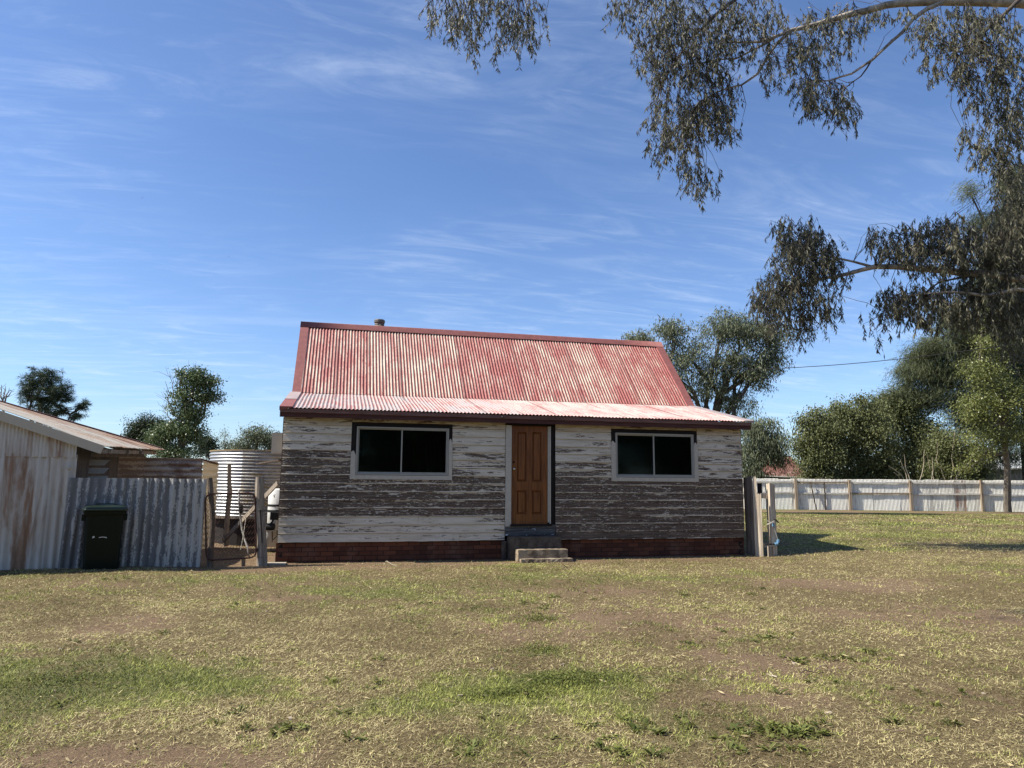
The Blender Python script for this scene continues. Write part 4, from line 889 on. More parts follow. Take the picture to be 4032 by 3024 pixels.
# posts and props in the yard
yp = thing('yard_pole', 'tall bent grey pole in the yard behind the wire gate', 'pole', at(888, 2130, 16.2))
P = [at(888, 2150, 16.2), at(893, 2060, 16.2), at(900, 1975, 16.2), at(905, 1940, 16.2), at(903, 1900, 16.2), at(903, 1824, 16.2)]
V, F_ = tube(P, [.062, .058, .056, .060, .045, .042], 9, True, .05); obj('shaft', V, F_, M['wood'], yp); MB().tube([P[-1]-UP*.04, P[-1]-UP*.04+D3*.11], .006, 5).obj('nail', M['rust_pipe'], yp)
br = MB(); p0_, p1_ = at(878, 2130, 16.0), at(1094, 1902, 14.6); br.beam(p0_, p1_, .03, .095, UP, .003); o = br.obj('brace_plank', M['wood']); tag(o, 'long plank leaning from the yard pole up to the cottage side', 'plank')
pp = [at(941, 1928, 14.9), at(942, 1985, 14.9), at(946, 2030, 14.9), at(953, 2085, 14.8), at(962, 2120, 14.7), at(975, 2155, 14.6), at(980, 2192, 14.5)]
V, F_ = tube(pp, .021, 8); bp = thing('bent_pipe', 'bent grey plastic pipe standing behind the wire gate', 'pipe', pp[-1]); obj('pipe', V, F_, M['pvc_grey'], bp, None, True)
b = MB(); c = at(949, 2005, 14.85); b.tube([c+UP*.10, c+UP*.05, c-UP*.05, c-UP*.09], [.03, .045, .045, .028], 9, True, .1); b.tube([c+UP*.08, c-D3*.06+UP*.13], .012, 6); b.obj('joiner', M['rubber'], bp)
b = MB(); b.tube([at(968, 2040, 14.8), at(958, 2110, 14.7), at(947, 2165, 14.6)], .006, 5); o = b.obj('rope', M['wire']); tag(o, 'thin pale cord hanging beside the bent pipe', 'cord')
# filter cylinder and pump by the cottage side
fc = at(1092, 2120, 15.6); fz0 = at(1070, 2122, 15.6)[2]-.15; fz1 = at(1070, 1924, 15.6)[2]; fr = .235
wf = thing('filter_tank', 'white cylinder with black straps between gate post and cottage', 'water filter', (fc[0], fc[1], 0))
b = MB(); b.tube([(fc[0], fc[1], max(0, fz0)), (fc[0], fc[1], fz1-.03), (fc[0], fc[1], fz1)], [fr, fr, fr*.90], 28); b.obj('cylinder', M['white_plastic'], wf, True)
for vv in (1990, 2012):
    z_ = at(1070, vv, 15.5)[2]; MB().tube([(fc[0], fc[1], z_-.022), (fc[0], fc[1], z_+.022)], fr+.006, 28).obj('strap', M['rubber'], wf)
b = MB(); b.tube([at(1083, 1948, 15.3), at(1078, 1950, 15.25), at(1081, 1958, 15.3)], .012, 6); b.obj('bracket', M['pvc_grey'], wf)
pm = thing('water_pump', 'small black pump on a shelf beside the white cylinder', 'pump', at(1078, 2090, 15.2))
c = at(1060, 2074, 15.2); MB().tube([c-CR*.07, c-CR*.06, c+CR*.10, c+CR*.12], [.05, .075, .075, .05], 14).obj('motor', M['rubber'], pm); c = at(1083, 2030, 15.2); b = MB(); b.box(c-np.array([.10, .06, .09]), c+np.array([.10, .06, .07]), .01); b.obj('controller', M['rubber'], pm)
b = MB(); b.tube([at(1064, 2064, 15.2), at(1072, 2055, 15.2), at(1078, 2040, 15.2)], .02, 8); b.tube([at(1090, 2090, 15.1), at(1092, 2110, 15.1), at(1075, 2125, 15.1)], .012, 6); b.obj('hose', M['rubber'], pm)
b = MB(); b.beam(at(1046, 2091, 15.2), at(1100, 2088, 15.2), .22, .02, UP); b.obj('shelf', M['wood_dark'], pm)
b = MB()
for u in (1072, 1097): b.tube([at(u, 2093, 15.2), at(u, 2135, 15.2)], .012, 6)
b.obj('shelf_leg', M['rust_pipe'], pm)
b = MB(); b.beam(at(1018, 1826, 14.9), at(1112, 1812, 14.2), .10, .035, UP, .012); o = b.obj('awning_plank', M['wood_dark']); tag(o, 'broken brown plank sticking out from the cottage side below the meter box', 'plank')

# ------------------------------------------------------------------ paling stub, tap post
pf = thing('paling_fence', 'short stub of grey wooden palings at the right corner of the cottage', 'fence', (5.75, -.2, 0))
def pale(u, v0, v1, y, wpx, mat, pt=False, lean=0.0):
    p = onp(u, v1, 1, y); q = onp(u, v0, 1, y); h = q[2]; w_ = wpx*.0058; t = .016; x = p[0]; z0 = -.05
    V = []; ca_, sa_ = math.cos(-.62), math.sin(-.62); w_ = w_/ca_*1.02
    for yy in (-t/2, t/2):
        for a, hz, ln_ in ((-w_/2, z0, 0), (w_/2, z0, 0), (w_/2, h-(.05 if pt else 0), lean), (0, h, lean), (-w_/2, h-(.05 if pt else .01), lean)): V.append((x+a*ca_-yy*sa_+ln_, y+a*sa_+yy*ca_, hz))
    V = np.array(V)+RNG.uniform(-.002, .002, (10, 3))
    MB().add(V, [(0, 1, 2, 3, 4), (9, 8, 7, 6, 5)]+[(i, i+5, (i+1) % 5+5, (i+1) % 5) for i in range(5)]).obj('paling', mat, pf)
for i in range(5): pale(2943+i*7.2, 1880-2*i+(3 if i % 2 else 0), 2160+2*i, .10-.05*i, 5.6, M['wood_dark'], i > 3, -.02)  # darker timber copy carries the house shadow on these palings
pale(2978, 1874, 2178, -.26, 6.0, M['wood_pale'], True, .0); pale(2986.5, 1873, 2180, -.30, 6.2, M['wood_pale'], True, -.01)
pale(2993, 1944, 2184, -.36, 6.2, M['wood_pale'], False); pale(3001, 1946, 2188, -.40, 7.5, M['wood_pale'], False)
ytap = -.34
def yb(u, v, y=ytap): return onp(u, v, 1, y)
MB().beam(yb(2992, 1952, -.30), yb(3030, 1953, -.30), .07, .11, UP, .004).obj('rail', M['wood_pale'], pf)
MB().beam(yb(2992, 2146, -.30), yb(3028, 2147, -.30), .07, .09, UP, .004).obj('rail', M['wood_pale'], pf)
MB().box(yb(2987, 1945, .05), yb(2996, 1903, .09)).obj('backing_block', M['black'], pf)
tp = thing('tap_post', 'leaning square timber post with tap and blue pipe fittings', 'post', yb(3043, 2195))
pb_, pt_ = yb(3044, 2200), yb(3033, 1905); ax = np.array([1.0, .02, 0.]); ay = np.array([-.02, 1.0, 0.]); hh = .068; V = []
for c in (pb_-UP*.05, pt_):
    for a, d in ((-1, -1), (1, -1), (1, 1), (-1, 1)): V.append(c+ax*a*hh*1.0+ay*d*hh)
V[5] = V[5]+UP*(-.02); V[4] = V[4]+UP*.012
MB().add(V, [(3, 2, 1, 0), (4, 5, 6, 7), (0, 1, 5, 4), (1, 2, 6, 5), (2, 3, 7, 6), (3, 0, 4, 7)]).obj('timber', M['wood_pale'], tp)
yf = ytap-.14
b = MB(); ring = [yb(3019+0, 2050, yf), yb(3030, 2055, yf-.02), yb(3050, 2058, yf), yb(3040, 2060, yf-.03), yb(3022, 2065, yf-.02), yb(3020, 2064, yf)]; b.tube(ring, .006, 5); b.tube([yb(3021, 2064, yf-.01), yb(3036, 2058, yf-.03), yb(3051, 2050, yf)], .006, 5); b.obj('tie_wire', M['wire'], tp)
b = MB(); b.tube([yb(3046, 2045, yf), yb(3055, 2048, yf), yb(3062, 2054, yf)], [.012, .02, .016], 8); b.tube([yb(3054, 2044, yf), yb(3054, 2050, yf)], .014, 8); b.tube([yb(3060, 2052, yf), yb(3066, 2058, yf)], .014, 8); b.obj('tap', M['brass'], tp)
b = MB(); b.tube([yb(3046, 2068, yf), yb(3052, 2090, yf), yb(3064, 2126, yf)], .010, 8); b.obj('pipe', M['pvc_grey'], tp)
for (u, v, r, du) in ((3045, 2067, .026, 2), (3064, 2131, .033, 2)):
    b = MB(); c = yb(u, v, yf); b.tube([c+UP*.035, c+UP*.03, c-UP*.03, c-UP*.035], [r*.7, r, r, r*.7], 12); b.obj('pipe_fitting', M['blue'], tp, False)
b = MB(); c = yb(3057, 2142, yf); b.tube([c-CR*.035, c-CR*.03, c+CR*.03, c+CR*.035], [.023, .033, .033, .023], 12); b.obj('pipe_fitting', M['blue'], tp)
b = MB(); b.tube([yb(3064, 2133, yf), yb(3065, 2140, yf), yb(3060, 2143, yf)], .022, 8); b.tube([yb(3052, 2143, yf), yb(3025, 2142, yf), yb(3012, 2142, yf)], .013, 8); b.obj('elbow', M['rubber'], tp)
b = MB(); b.box(yb(3027, 2199, -.47), yb(3040, 2150, -.43), .003); b.obj('support_block', M['wood'], tp)

# ------------------------------------------------------------------ long tin fence across the back of the lawn
ff_ = thing('long_tin_fence', 'long white corrugated tin fence with timber posts across the lawn', 'fence', (26, 22, 0))
A0 = gat(2900, 2005); A1 = gat(3133, 2006); A2 = gat(3350, 2008); A3 = gat(3583, 2011); A4 = gat(3862, 2014)
us = [2934, 3133, 3345, 3583, 3862, 4200, 4600]; vb = [2005, 2006, 2008, 2011, 2014, 2018, 2023]
# straight line through the measured feet
pts = np.array([gat(u, v)[:2] for u, v in zip(us[:5], vb[:5])]); cf = np.polyfit(pts[:, 0], pts[:, 1], 1)
fd = np.array([1, cf[0]])/math.hypot(1, cf[0]); f0 = np.array([0, cf[1]]); fn = np.array([fd[1], -fd[0]]); FD = np.array([*fd, 0]); FN = np.array([*fn, 0])
def fpos(u):    # where the fence line crosses a picture column
    q = ray(u, 1950)[:2]; A_ = np.array([[q[0], -fd[0]], [q[1], -fd[1]]]); t = np.linalg.solve(A_, f0-CAM[:2]); return float(t[1])
def fpt(s, z=0.0, off=0.0): p = f0+fd*s+fn*off; return np.array([p[0], p[1], z])
sA = fpos(2700); sB = fpos(4032)+7.0; FH = 1.83; gz = float(G(*fpt(fpos(3300))[:2]))
s_ = sA; k = 0; SHW = .765
dk = {}
while s_ < sB:
    u_c = s_; col = [.42+.22*random.random(), .12, .5, 1]
    if fpos(3590) < s_ < fpos(3850): col[0] = .62+.25*random.random()
    if fpos(3745) < s_+.4 < fpos(3800): col[1] = 1.0; col[0] = .8
    if fpos(4000) < s_: col[0] = .6
    h = FH+random.uniform(-.02, .02)
    sheet('fence_sheet', M['tin_far'], ff_, fpt(s_, gz-.05, .0)+FN*.004*(k % 2), FD, UP, FN, SHW+.03, h, .0765, .0145, 6, 4, .006, seed=k, color=tuple(col)); s_ += SHW; k += 1
ps = [fpos(u) for u in us[:5]]; stp = ps[4]-ps[3]; ps += [ps[4]+stp, ps[4]+2*stp]; ps.insert(0, ps[0]-3.3)
for i, p in enumerate(ps):
    c = fpt(p, gz, .10); b = MB(); b.beam(c-UP*.1, c+UP*(1.76+random.uniform(-.04, .03)), .15, .13, FD, .008); b.obj('post', M['post_far'], ff_)
    b = MB()
    for zz in (.98, 1.62): b.tube([c+UP*zz+FN*.066-FD*.02, c+UP*zz+FN*.085-FD*.02], .028, 6)
    if i in (3, 4, 5): b.obj('bolt', M['black'], ff_)
for i in range(len(ps)-1):
    for zz in (.97, 1.60):
        b = MB(); a_, c_ = fpt(ps[i]+.08, gz+zz+random.uniform(-.02, .02), .055), fpt(ps[i+1]-.08, gz+zz+random.uniform(-.02, .02), .055)
        m_ = M['pale_rail'] if not ((i == 2 and zz > 1) or (i == 3 and zz < 1)) else M['post_far']; mm = (a_+c_)/2-UP*random.uniform(.0, .03)
        b.beam(a_, mm, .05, .085, UP); b.beam(mm, c_, .05, .085, UP); b.obj('rail', m_, ff_)
b = MB(); q0 = fpt(fpos(3190), gz+1.62, .13); q1 = fpt(fpos(3205), gz, .30); b.beam(q0, q1, .06, .05, FD); o = b.obj('leaning_prop', M['bark_dark']); tag(o, 'dark stick leaning against the white tin fence', 'stick')
b = MB(); c = fpt(fpos(3247), gz, .07); b.beam(c, c+UP*1.6, .05, .05, FD); b.obj('stay', M['bark_dark'], ff_)

# ------------------------------------------------------------------ far buildings
def hut(name, label, roofmat, ridge0, ridge1, eave0, eave1, wallmat, under=1.2):
    t = thing(name, label, 'house', ((eave0+eave1)/2)*np.array([1, 1, 0])); d = ridge1-ridge0; L = np.linalg.norm(eave1-eave0); k = max(3, int(L/.9))
    for q in range(k):
        f0_, f1_ = q/k, (q+1)/k; n = 10; V = []; cr = []
        for a in np.linspace(f0_, f1_, n*2+1):
            for e, r in ((eave0+(eave1-eave0)*a, ridge0+(ridge1-ridge0)*a),):
                w_ = math.sin(a*L/.0765*0+a*k*n*math.pi*1.0)*.012; V += [e+UP*w_, r+UP*w_]; cr += [w_*40+.5]*2
        obj('roof_sheet', V, [(2*j, 2*j+2, 2*j+3, 2*j+1) for j in range(n*2)], roofmat, t, {'crest': cr}, True, (random.uniform(.3, .7), random.uniform(.35, .62), .5, 1))
    back = (ridge0+ridge1)/2-(eave0+eave1)/2; b0_, b1_ = ridge0+(ridge0-eave0)*np.array([1, 1, -1]), ridge1+(ridge1-eave1)*np.array([1, 1, -1])
    MB().add([ridge0, ridge1, b1_, b0_], [(0, 1, 2, 3)]).obj('back_roof', roofmat, t)
    inn = .25*(ridge0-eave0)*np.array([1, 1, 0])/np.linalg.norm((ridge0-eave0)[:2]); e0, e1 = eave0+inn, eave1+inn; e0 = e0-UP*.08; e1 = e1-UP*.08; c0_, c1_ = b0_-inn, b1_-inn; c0_[2] = e0[2]; c1_[2] = e1[2]
    g0 = lambda p: np.array([p[0], p[1], 0.])
    MB().add([g0(e0), g0(e1), e1, e0, g0(c0_), g0(c1_), c1_, c0_, ridge0-UP*.1, ridge1-UP*.1], [(0, 1, 2, 3), (5, 4, 7, 6), (1, 5, 6, 9, 2), (4, 0, 3, 8, 7)]).obj('wall', wallmat, t)
    MB().beam(eave0-UP*.06-inn*.2, eave1-UP*.06-inn*.2, .10, .10).obj('gutter', M['trim'], t)
    MB().beam(ridge0+UP*.03, ridge1+UP*.03, .25, .05).obj('ridge_cap', roofmat, t)
    return t, e0, e1
dh = 60
r0, r1 = at(2960, 1800, dh+2.5), at(3112, 1797, dh+2.5); e0_, e1_ = at(2940, 1868, dh), at(3192, 1878, dh-1)
t, e0, e1 = hut('rusty_roofed_hut', 'small house with rusty red roof beyond the white fence', M['rust_roof'], r0, r1, e0_, e1_, M['void'])
dh = 62
r0, r1 = at(3880, 1782, dh+3.5), at(4100, 1790, dh+3); e0_, e1_ = at(3840, 1850, dh), at(4120, 1838, dh)
t, e0, e1 = hut('pale_roofed_house', 'house with pale tin roof half hidden behind the young tree', M['white_roof'], r0, r1, e0_, e1_, M['concrete_dark'])

# ------------------------------------------------------------------ trees
def leafmesh(C, D, L, W_, T, kink=0.0):
    """diamond leaves: centres C (base), unit directions D, lengths, widths"""
    N = len(C); rv = RNG.normal(size=(N, 3)); S_ = np.cross(D, rv); S_ /= np.linalg.norm(S_, axis=1)[:, None]+1e-9
    mid_ = C+D*L[:, None]*.45; tip = C+D*L[:, None]
    if kink: tip = tip+np.array([0, 0, -1])*(L*kink)[:, None]
    V = np.stack([C, mid_+S_*W_[:, None]/2, tip, mid_-S_*W_[:, None]/2], 1).reshape(-1, 3)
    return V, np.arange(4*N).reshape(-1, 4), np.repeat(T, 4)
def lobe_pts(lobes, dens=1.0):
    """sub clump centres inside pixel ellipses (u, v, ru, rv, depth, n[, depth radius])"""
    out = []
    for lb in lobes:
        u, v, ru, rv, d, n = lb[:6]; mp = d/FPX; rd = lb[6] if len(lb) > 6 else (ru+rv)/2*mp; n = int(n*dens)
        q = RNG.normal(size=(n, 3)); q /= np.linalg.norm(q, axis=1)[:, None]; q *= (RNG.random(n)**.45*(0.60+0.66*RNG.random(n)))[:, None]
        c = at(u, v, d); out.append(c+np.outer(q[:, 0]*ru*mp, CR)+np.outer(q[:, 1]*rv*mp, UP)+np.outer(q[:, 2]*rd, np.array([math.sin(YAW), math.cos(YAW), 0])))
    return np.concatenate(out)
def foliage(C, per, spread, L, W_, mode='round', tint=(0, 1), droop=.5, flat=.7):
    N = len(C)*per; B = np.repeat(C, per, 0)+RNG.normal(size=(N, 3))*np.array([spread, spread, spread*flat])
    D = RNG.normal(size=(N, 3))
    if mode == 'droop': D = D*.42+np.array([0, 0, -1.0])*droop*2
    if mode == 'radial': D = (B-np.repeat(C, per, 0))+D*spread*.25; B = np.repeat(C, per, 0)+RNG.normal(size=(N, 3))*spread*.12
    if mode == 'sweep': D = D*.35+np.repeat(RNG.normal(size=(len(C), 3))*.45, per, 0)+np.array([-.55, -.1, -.55])
    D /= np.linalg.norm(D, axis=1)[:, None]+1e-9
    ct = np.repeat(RNG.random(len(C)), per); T = np.clip(.45*ct+.55*RNG.random(N), 0, 1)*(tint[1]-tint[0])+tint[0]
    return leafmesh(B, D, L*RNG.uniform(.6, 1.4, N), W_*RNG.uniform(.7, 1.3, N), T, .1)
def wig(p, q, n, amt, sag=0.0):
    p, q = np.array(p, float), np.array(q, float); L = np.linalg.norm(q-p); out = [p]; off = np.zeros(3)
    for i in range(1, n):
        f = i/n; off = off*.6+np.array([random.gauss(0, amt*L) for _ in range(3)]); out.append(p+(q-p)*f+off*math.sin(f*math.pi)-UP*sag*L*math.sin(f*math.pi))
    out.append(q); return out
def taper(a, b, n): return [a+(b-a)*i/(n-1) for i in range(n)]
def tree(name, label, cat, base, forks, lobes, leaf, mat, bark, r0=.2, per=30, spread=.3, L=.12, W_=.05, mode='round', twigs=26, group=None, trunkto=None, dens=1.0, droop=.5, flat=.7, extra=None):
    base = np.array(base, float); t = thing(name, label, cat, base, group)
    C = lobe_pts(lobes, dens); tb = MB(); top_ = np.array(trunkto if trunkto is not None else C.mean(0), float)
    P = wig(base-UP*.3, top_, 7, .006 if forks else .022); tb.tube(P, taper(r0, r0*.55, len(P)), 9, True, .05)
    tb.obj('trunk', bark, t)
    bb = MB(); nodes = [(top_, r0*.55), (np.array(P[4]), r0*.62), (np.array(P[5]), r0*.58)]
    for lb in lobes:
        c = at(*lb[:2], lb[4]); n0_, rr_ = nodes[random.randrange(3)]; Q = wig(n0_, c, 6, .05, -.04); bb.tube(Q, taper(rr_*.8, rr_*.22, len(Q)), 6, True)
        loc = C[np.argsort(((C-c)**2).sum(1))[:max(3, twigs//max(1, len(lobes))*3)]]
        for e in loc[RNG.permutation(len(loc))[:max(2, twigs//len(lobes))]]:
            s0_ = Q[random.randrange(2, 6)]; S_ = wig(s0_, e, 4, .07); bb.tube(S_, taper(rr_*.26, rr_*.07, len(S_)), 4, False)
    bb.obj('branches', bark, t)
    V, F_, T = foliage(C, per, spread, L, W_, mode, droop=droop, flat=flat); o = obj('crown', V, F_, mat, t, {'tint': T}); o['kind'] = 'stuff'
    return t
def gz0(u, v, d): p = at(u, v, d); return np.array([p[0], p[1], float(G(p[0], p[1]))])
def uz(u, d): return gz0(u, 1890, d)
# behind the cottage
tree('pepper_tree', 'large loose grey green tree rising behind the right end of the roof', 'tree', uz(2790, 36), 0,
     [(2520, 1335, 70, 32, 36, 60), (2640, 1300, 75, 50, 36, 80), (2700, 1400, 110, 95, 36, 150), (2850, 1290, 100, 70, 36, 150), (2960, 1300, 110, 60, 36, 140), (3040, 1340, 75, 75, 36, 90), (2900, 1420, 150, 85, 36, 190),
      (2980, 1480, 110, 70, 36, 100), (2780, 1520, 90, 90, 36, 110), (2900, 1590, 90, 60, 36, 70), (2660, 1500, 60, 90, 36, 60), (3040, 1420, 60, 50, 36, 50)], None, M['leaf_pepper'], M['bark_dark'], .30, 26, .19, .17, .042, 'droop', 60, trunkto=at(2830, 1560, 36), droop=.3)
tree('weeping_bush', 'dark weeping tree at the right of the cottage behind the white fence', 'tree', uz(3000, 46), 0,
     [(2965, 1690, 80, 60, 46, 90), (3020, 1730, 70, 80, 46, 110), (3060, 1790, 50, 60, 46, 60), (2960, 1790, 80, 80, 46, 110), (2960, 1870, 70, 50, 46, 60)], None, M['leaf_pepper'], M['bark_dark'], .2, 34, .26, .22, .05, 'droop', 30, trunkto=at(2985, 1780, 46), droop=.5)
# shrubs behind the long fence
shl = ['pale topped bushy shrub at the left end of the hedge behind the fence', 'broad olive shrub in the middle of the hedge behind the fence', 'tall dark shrub where the hedge meets the feathery tree', 'dark leafy shrub with dry stalks in front at the right of the hedge']
for i, (u, lobes) in enumerate(((3230, [(3200, 1720, 65, 90, 44, 110), (3260, 1690, 75, 70, 44, 110), (3240, 1800, 90, 80, 44, 120), (3175, 1790, 30, 60, 44, 30), (3230, 1880, 90, 40, 44, 90), (3165, 1660, 22, 34, 44, 12), (3215, 1632, 20, 26, 44, 10), (3145, 1740, 14, 40, 44, 8)]),
                              (3400, [(3360, 1650, 90, 60, 45, 130), (3420, 1700, 110, 90, 45, 180), (3340, 1780, 90, 100, 45, 150), (3450, 1830, 100, 60, 45, 110), (3380, 1885, 130, 35, 45, 110), (3330, 1650, 70, 50, 45, 60), (3300, 1605, 22, 34, 45, 14), (3390, 1580, 30, 30, 45, 16), (3440, 1590, 20, 30, 45, 10)]),
                              (3600, [(3500, 1630, 100, 70, 47, 150), (3600, 1680, 100, 90, 47, 170), (3560, 1790, 120, 90, 47, 180), (3660, 1760, 80, 90, 47, 120), (3560, 1885, 140, 35, 47, 110), (3560, 1590, 100, 50, 47, 80)]),
                              (3760, [(3720, 1760, 90, 90, 43.5, 150), (3800, 1800, 90, 70, 43.5, 120), (3690, 1850, 90, 40, 43.5, 90), (3850, 1850, 60, 40, 43.5, 50), (3760, 1890, 140, 30, 43.5, 90)]))):
    tree('hedge_shrub', shl[i], 'shrub', uz(u, lobes[0][4]), 0, lobes, None, M['leaf_bush'], M['bark_dark'], .14, 46, .30, .15, .070, 'droop' if i < 2 else 'round', 24, 'shrubs behind the long fence', trunkto=at(u, 1840, lobes[0][4]), droop=.25)
# feathery casuarina
tree('casuarina', 'tall feathery tree with fine needles at the right edge', 'tree', uz(4040, 48), 0,
     [(3990, 1300, 70, 110, 48, 230), (3930, 1200, 80, 100, 48, 180), (3990, 900, 60, 150, 48, 230), (3940, 1060, 90, 90, 48, 160), (3990, 700, 50, 90, 48, 90), (3900, 1360, 110, 80, 48, 180), (3780, 1380, 120, 60, 48, 120), (3620, 1420, 70, 50, 48, 60), (3760, 1250, 90, 50, 48, 80), (3900, 1480, 110, 90, 48, 150), (3980, 1500, 80, 120, 48, 150), (3860, 1660, 130, 70, 48, 150), (3990, 1690, 80, 90, 48, 110), (3700, 1480, 110, 70, 48, 110), (3940, 1800, 110, 60, 48, 90), (3800, 1300, 110, 60, 47, 90), (3660, 1370, 90, 60, 47, 100), (3760, 1450, 120, 70, 47, 130), (3600, 1470, 90, 50, 47, 80), (3560, 1560, 80, 50, 47, 80), (3700, 1560, 130, 70, 47, 130), (3830, 1580, 110, 80, 47, 110), (3500, 1590, 60, 45, 47, 40),
      (3880, 1130, 90, 100, 48, 90), (3960, 950, 90, 130, 48, 110), (3870, 880, 60, 70, 48, 50), (4000, 780, 60, 80, 48, 60), (4010, 1150, 60, 120, 48, 90), (3940, 1380, 100, 90, 48, 110), (3820, 760, 30, 50, 48, 20), (4060, 1000, 60, 200, 48, 80), (4080, 1400, 80, 150, 48, 80)], None, M['leaf_needle'], M['bark_dark'], .34, 46, .36, .42, .026, 'sweep', 80, trunkto=at(4010, 1150, 48))
# young broadleaf tree in front of the fence
tb_ = gat(3968, 2016)
tree('young_tree', 'young yellow green broadleaf tree standing in front of the white fence', 'tree', tb_, 1,
     [(3890, 1260, 26, 45, 39, 26), (3900, 1360, 60, 60, 39, 70), (3880, 1470, 85, 70, 39, 120), (3920, 1580, 120, 80, 39, 170), (3830, 1620, 80, 70, 39, 90), (3990, 1560, 80, 110, 39, 110), (3880, 1720, 90, 60, 39, 80), (3990, 1710, 80, 70, 39, 80), (3860, 1790, 50, 45, 39, 30), (3800, 1850, 40, 26, 39, 20)], None, M['leaf_young'], M['bark_grey'], .21, 26, .24, .11, .065, 'round', 50, trunkto=at(3950, 1600, 39))
# dry stalks
b = MB(); ds = thing('dry_stalks', 'pale dry stalks fanning out above the white fence', 'dead plant', uz(3620, 42.5))
for u, v, u2, v2 in ((3590, 1890, 3545, 1810), (3592, 1890, 3500, 1835), (3595, 1890, 3560, 1790), (3740, 1895, 3800, 1810), (3742, 1895, 3785, 1790), (3735, 1895, 3690, 1740), (3600, 1890, 3520, 1860), (3660, 1890, 3670, 1800), (3690, 1890, 3650, 1790), (3745, 1890, 3760, 1700), (3620, 1890, 3640, 1770)):
    b = MB(); P = wig(at(u, v+40, 42.5), at(u2, v2, 42.3), 5, .03); b.tube(P, taper(.034, .012, 6), 5); b.obj('stem', M['dead_stem'], ds)
# left background
tree('pine_tree', 'dark rounded pine rising behind the shed roof', 'tree', uz(160, 46), 0,
     [(170, 1480, 75, 28, 46, 60), (130, 1520, 55, 40, 46, 60), (210, 1530, 70, 45, 46, 80), (105, 1560, 28, 40, 46, 26), (170, 1580, 80, 40, 46, 80), (250, 1540, 35, 40, 46, 30), (270, 1570, 30, 12, 46, 12), (220, 1620, 60, 30, 46, 40), (320, 1600, 28, 16, 46, 14), (290, 1640, 40, 18, 46, 18), (335, 1590, 18, 12, 46, 8)], None, M['leaf_pine'], M['bark_dark'], .22, 46, .23, .30, .020, 'radial', 60, trunkto=at(160, 1570, 46))
tree('round_conifer', 'dense dark dome shaped conifer left of the leafy green tree', 'tree', uz(575, 50), 0,
     [(575, 1690, 75, 50, 50, 170), (530, 1725, 45, 30, 50, 60), (610, 1740, 60, 40, 50, 70)], None, M['leaf_dark'], M['bark_dark'], .2, 60, .24, .13, .06, 'round', 10)
tree('leafy_tree', 'bright green leaning tree with bare twigs behind the brown tin wall', 'tree', uz(690, 31), 0,
     [(800, 1505, 45, 30, 31, 50), (760, 1490, 55, 28, 31, 60), (810, 1560, 40, 40, 31, 55), (730, 1560, 55, 50, 31, 60), (845, 1500, 20, 16, 31, 10), (855, 1560, 16, 22, 31, 9), (785, 1465, 18, 12, 31, 8), (690, 1600, 18, 30, 31, 8), (750, 1630, 60, 45, 31, 80), (700, 1690, 85, 40, 31, 100), (630, 1720, 50, 35, 31, 60), (760, 1710, 45, 50, 31, 70), (690, 1780, 110, 40, 31, 110), (720, 1470, 22, 14, 31, 10)], None, M['leaf_green'], M['bark_grey'], .15, 34, .17, .085, .055, 'round', 50, trunkto=at(720, 1640, 31))
bt = thing('bare_branches', 'leafless twigs standing up left of the leafy green tree', 'dead branches', uz(660, 31.2))
for u2, v2, u, v in ((650, 1500, 690, 1640), (668, 1462, 695, 1600), (690, 1465, 700, 1560), (655, 1560, 685, 1640), (645, 1600, 680, 1660), (742, 1452, 730, 1520), (775, 1455, 755, 1510), (710, 1455, 720, 1540)):
    b = MB(); P = wig(at(u, v, 31), at(u2, v2, 31), 6, .035); b.tube(P, taper(.030, .006, 7), 5, False)
    for _ in range(6):
        s0_ = P[random.randrange(2, 6)]; e = s0_+np.array([random.gauss(0, .28), random.gauss(0, .1), abs(random.gauss(.35, .15))]); b.tube(wig(s0_, e, 3, .05), taper(.010, .004, 4), 3, False)
    b.obj('twig', M['bare'], bt)
bt = thing('dead_tree', 'pale leafless tree at the far left edge above the shed', 'dead tree', uz(20, 40))
b = MB(); b.tube(wig(uz(15, 40), at(12, 1590, 40), 4, .01), taper(.12, .06, 5), 6); b.obj('trunk', M['bare'], bt)
b = MB()
for u2, v2 in ((5, 1515), (22, 1520), (45, 1535), (56, 1540), (30, 1560), (-20, 1530)):
    P = wig(at(12, 1590, 40), at(u2, v2, 40), 5, .05); b.tube(P, taper(.05, .012, 6), 4, False)
    for _ in range(4): s0_ = P[random.randrange(2, 5)]; b.tube(wig(s0_, s0_+np.array([random.gauss(0, .3), 0, random.uniform(.1, .4)]), 3, .06), taper(.016, .008, 4), 3, False)
b.obj('branches', M['bare'], bt)
tree('small_conifer', 'small dark conifer between the leafy tree and the water tank', 'tree', uz(825, 48), 0, [(815, 1740, 22, 35, 48, 40), (800, 1765, 30, 30, 48, 30), (838, 1770, 18, 30, 48, 20)], None, M['leaf_dark'], M['bark_dark'], .12, 44, .22, .13, .06, 'round', 8)
tree('spindly_sapling', 'thin pale sapling on the skyline above the water tank', 'tree', uz(888, 60), 0, [(885, 1710, 10, 20, 60, 9), (890, 1745, 18, 22, 60, 16), (880, 1775, 26, 16, 60, 16)], None, M['leaf_pepper'], M['bare'], .08, 20, .20, .16, .05, 'round', 10)
tree('distant_gum', 'distant grey green tree right of the sapling, above the tank', 'tree', uz(1010, 70), 0, [(1000, 1720, 45, 35, 70, 60), (1050, 1730, 40, 40, 70, 50), (960, 1760, 60, 30, 70, 50), (1075, 1760, 20, 30, 70, 25)], None, M['leaf_pepper'], M['bark_dark'], .2, 42, .42, .22, .085, 'round', 20)
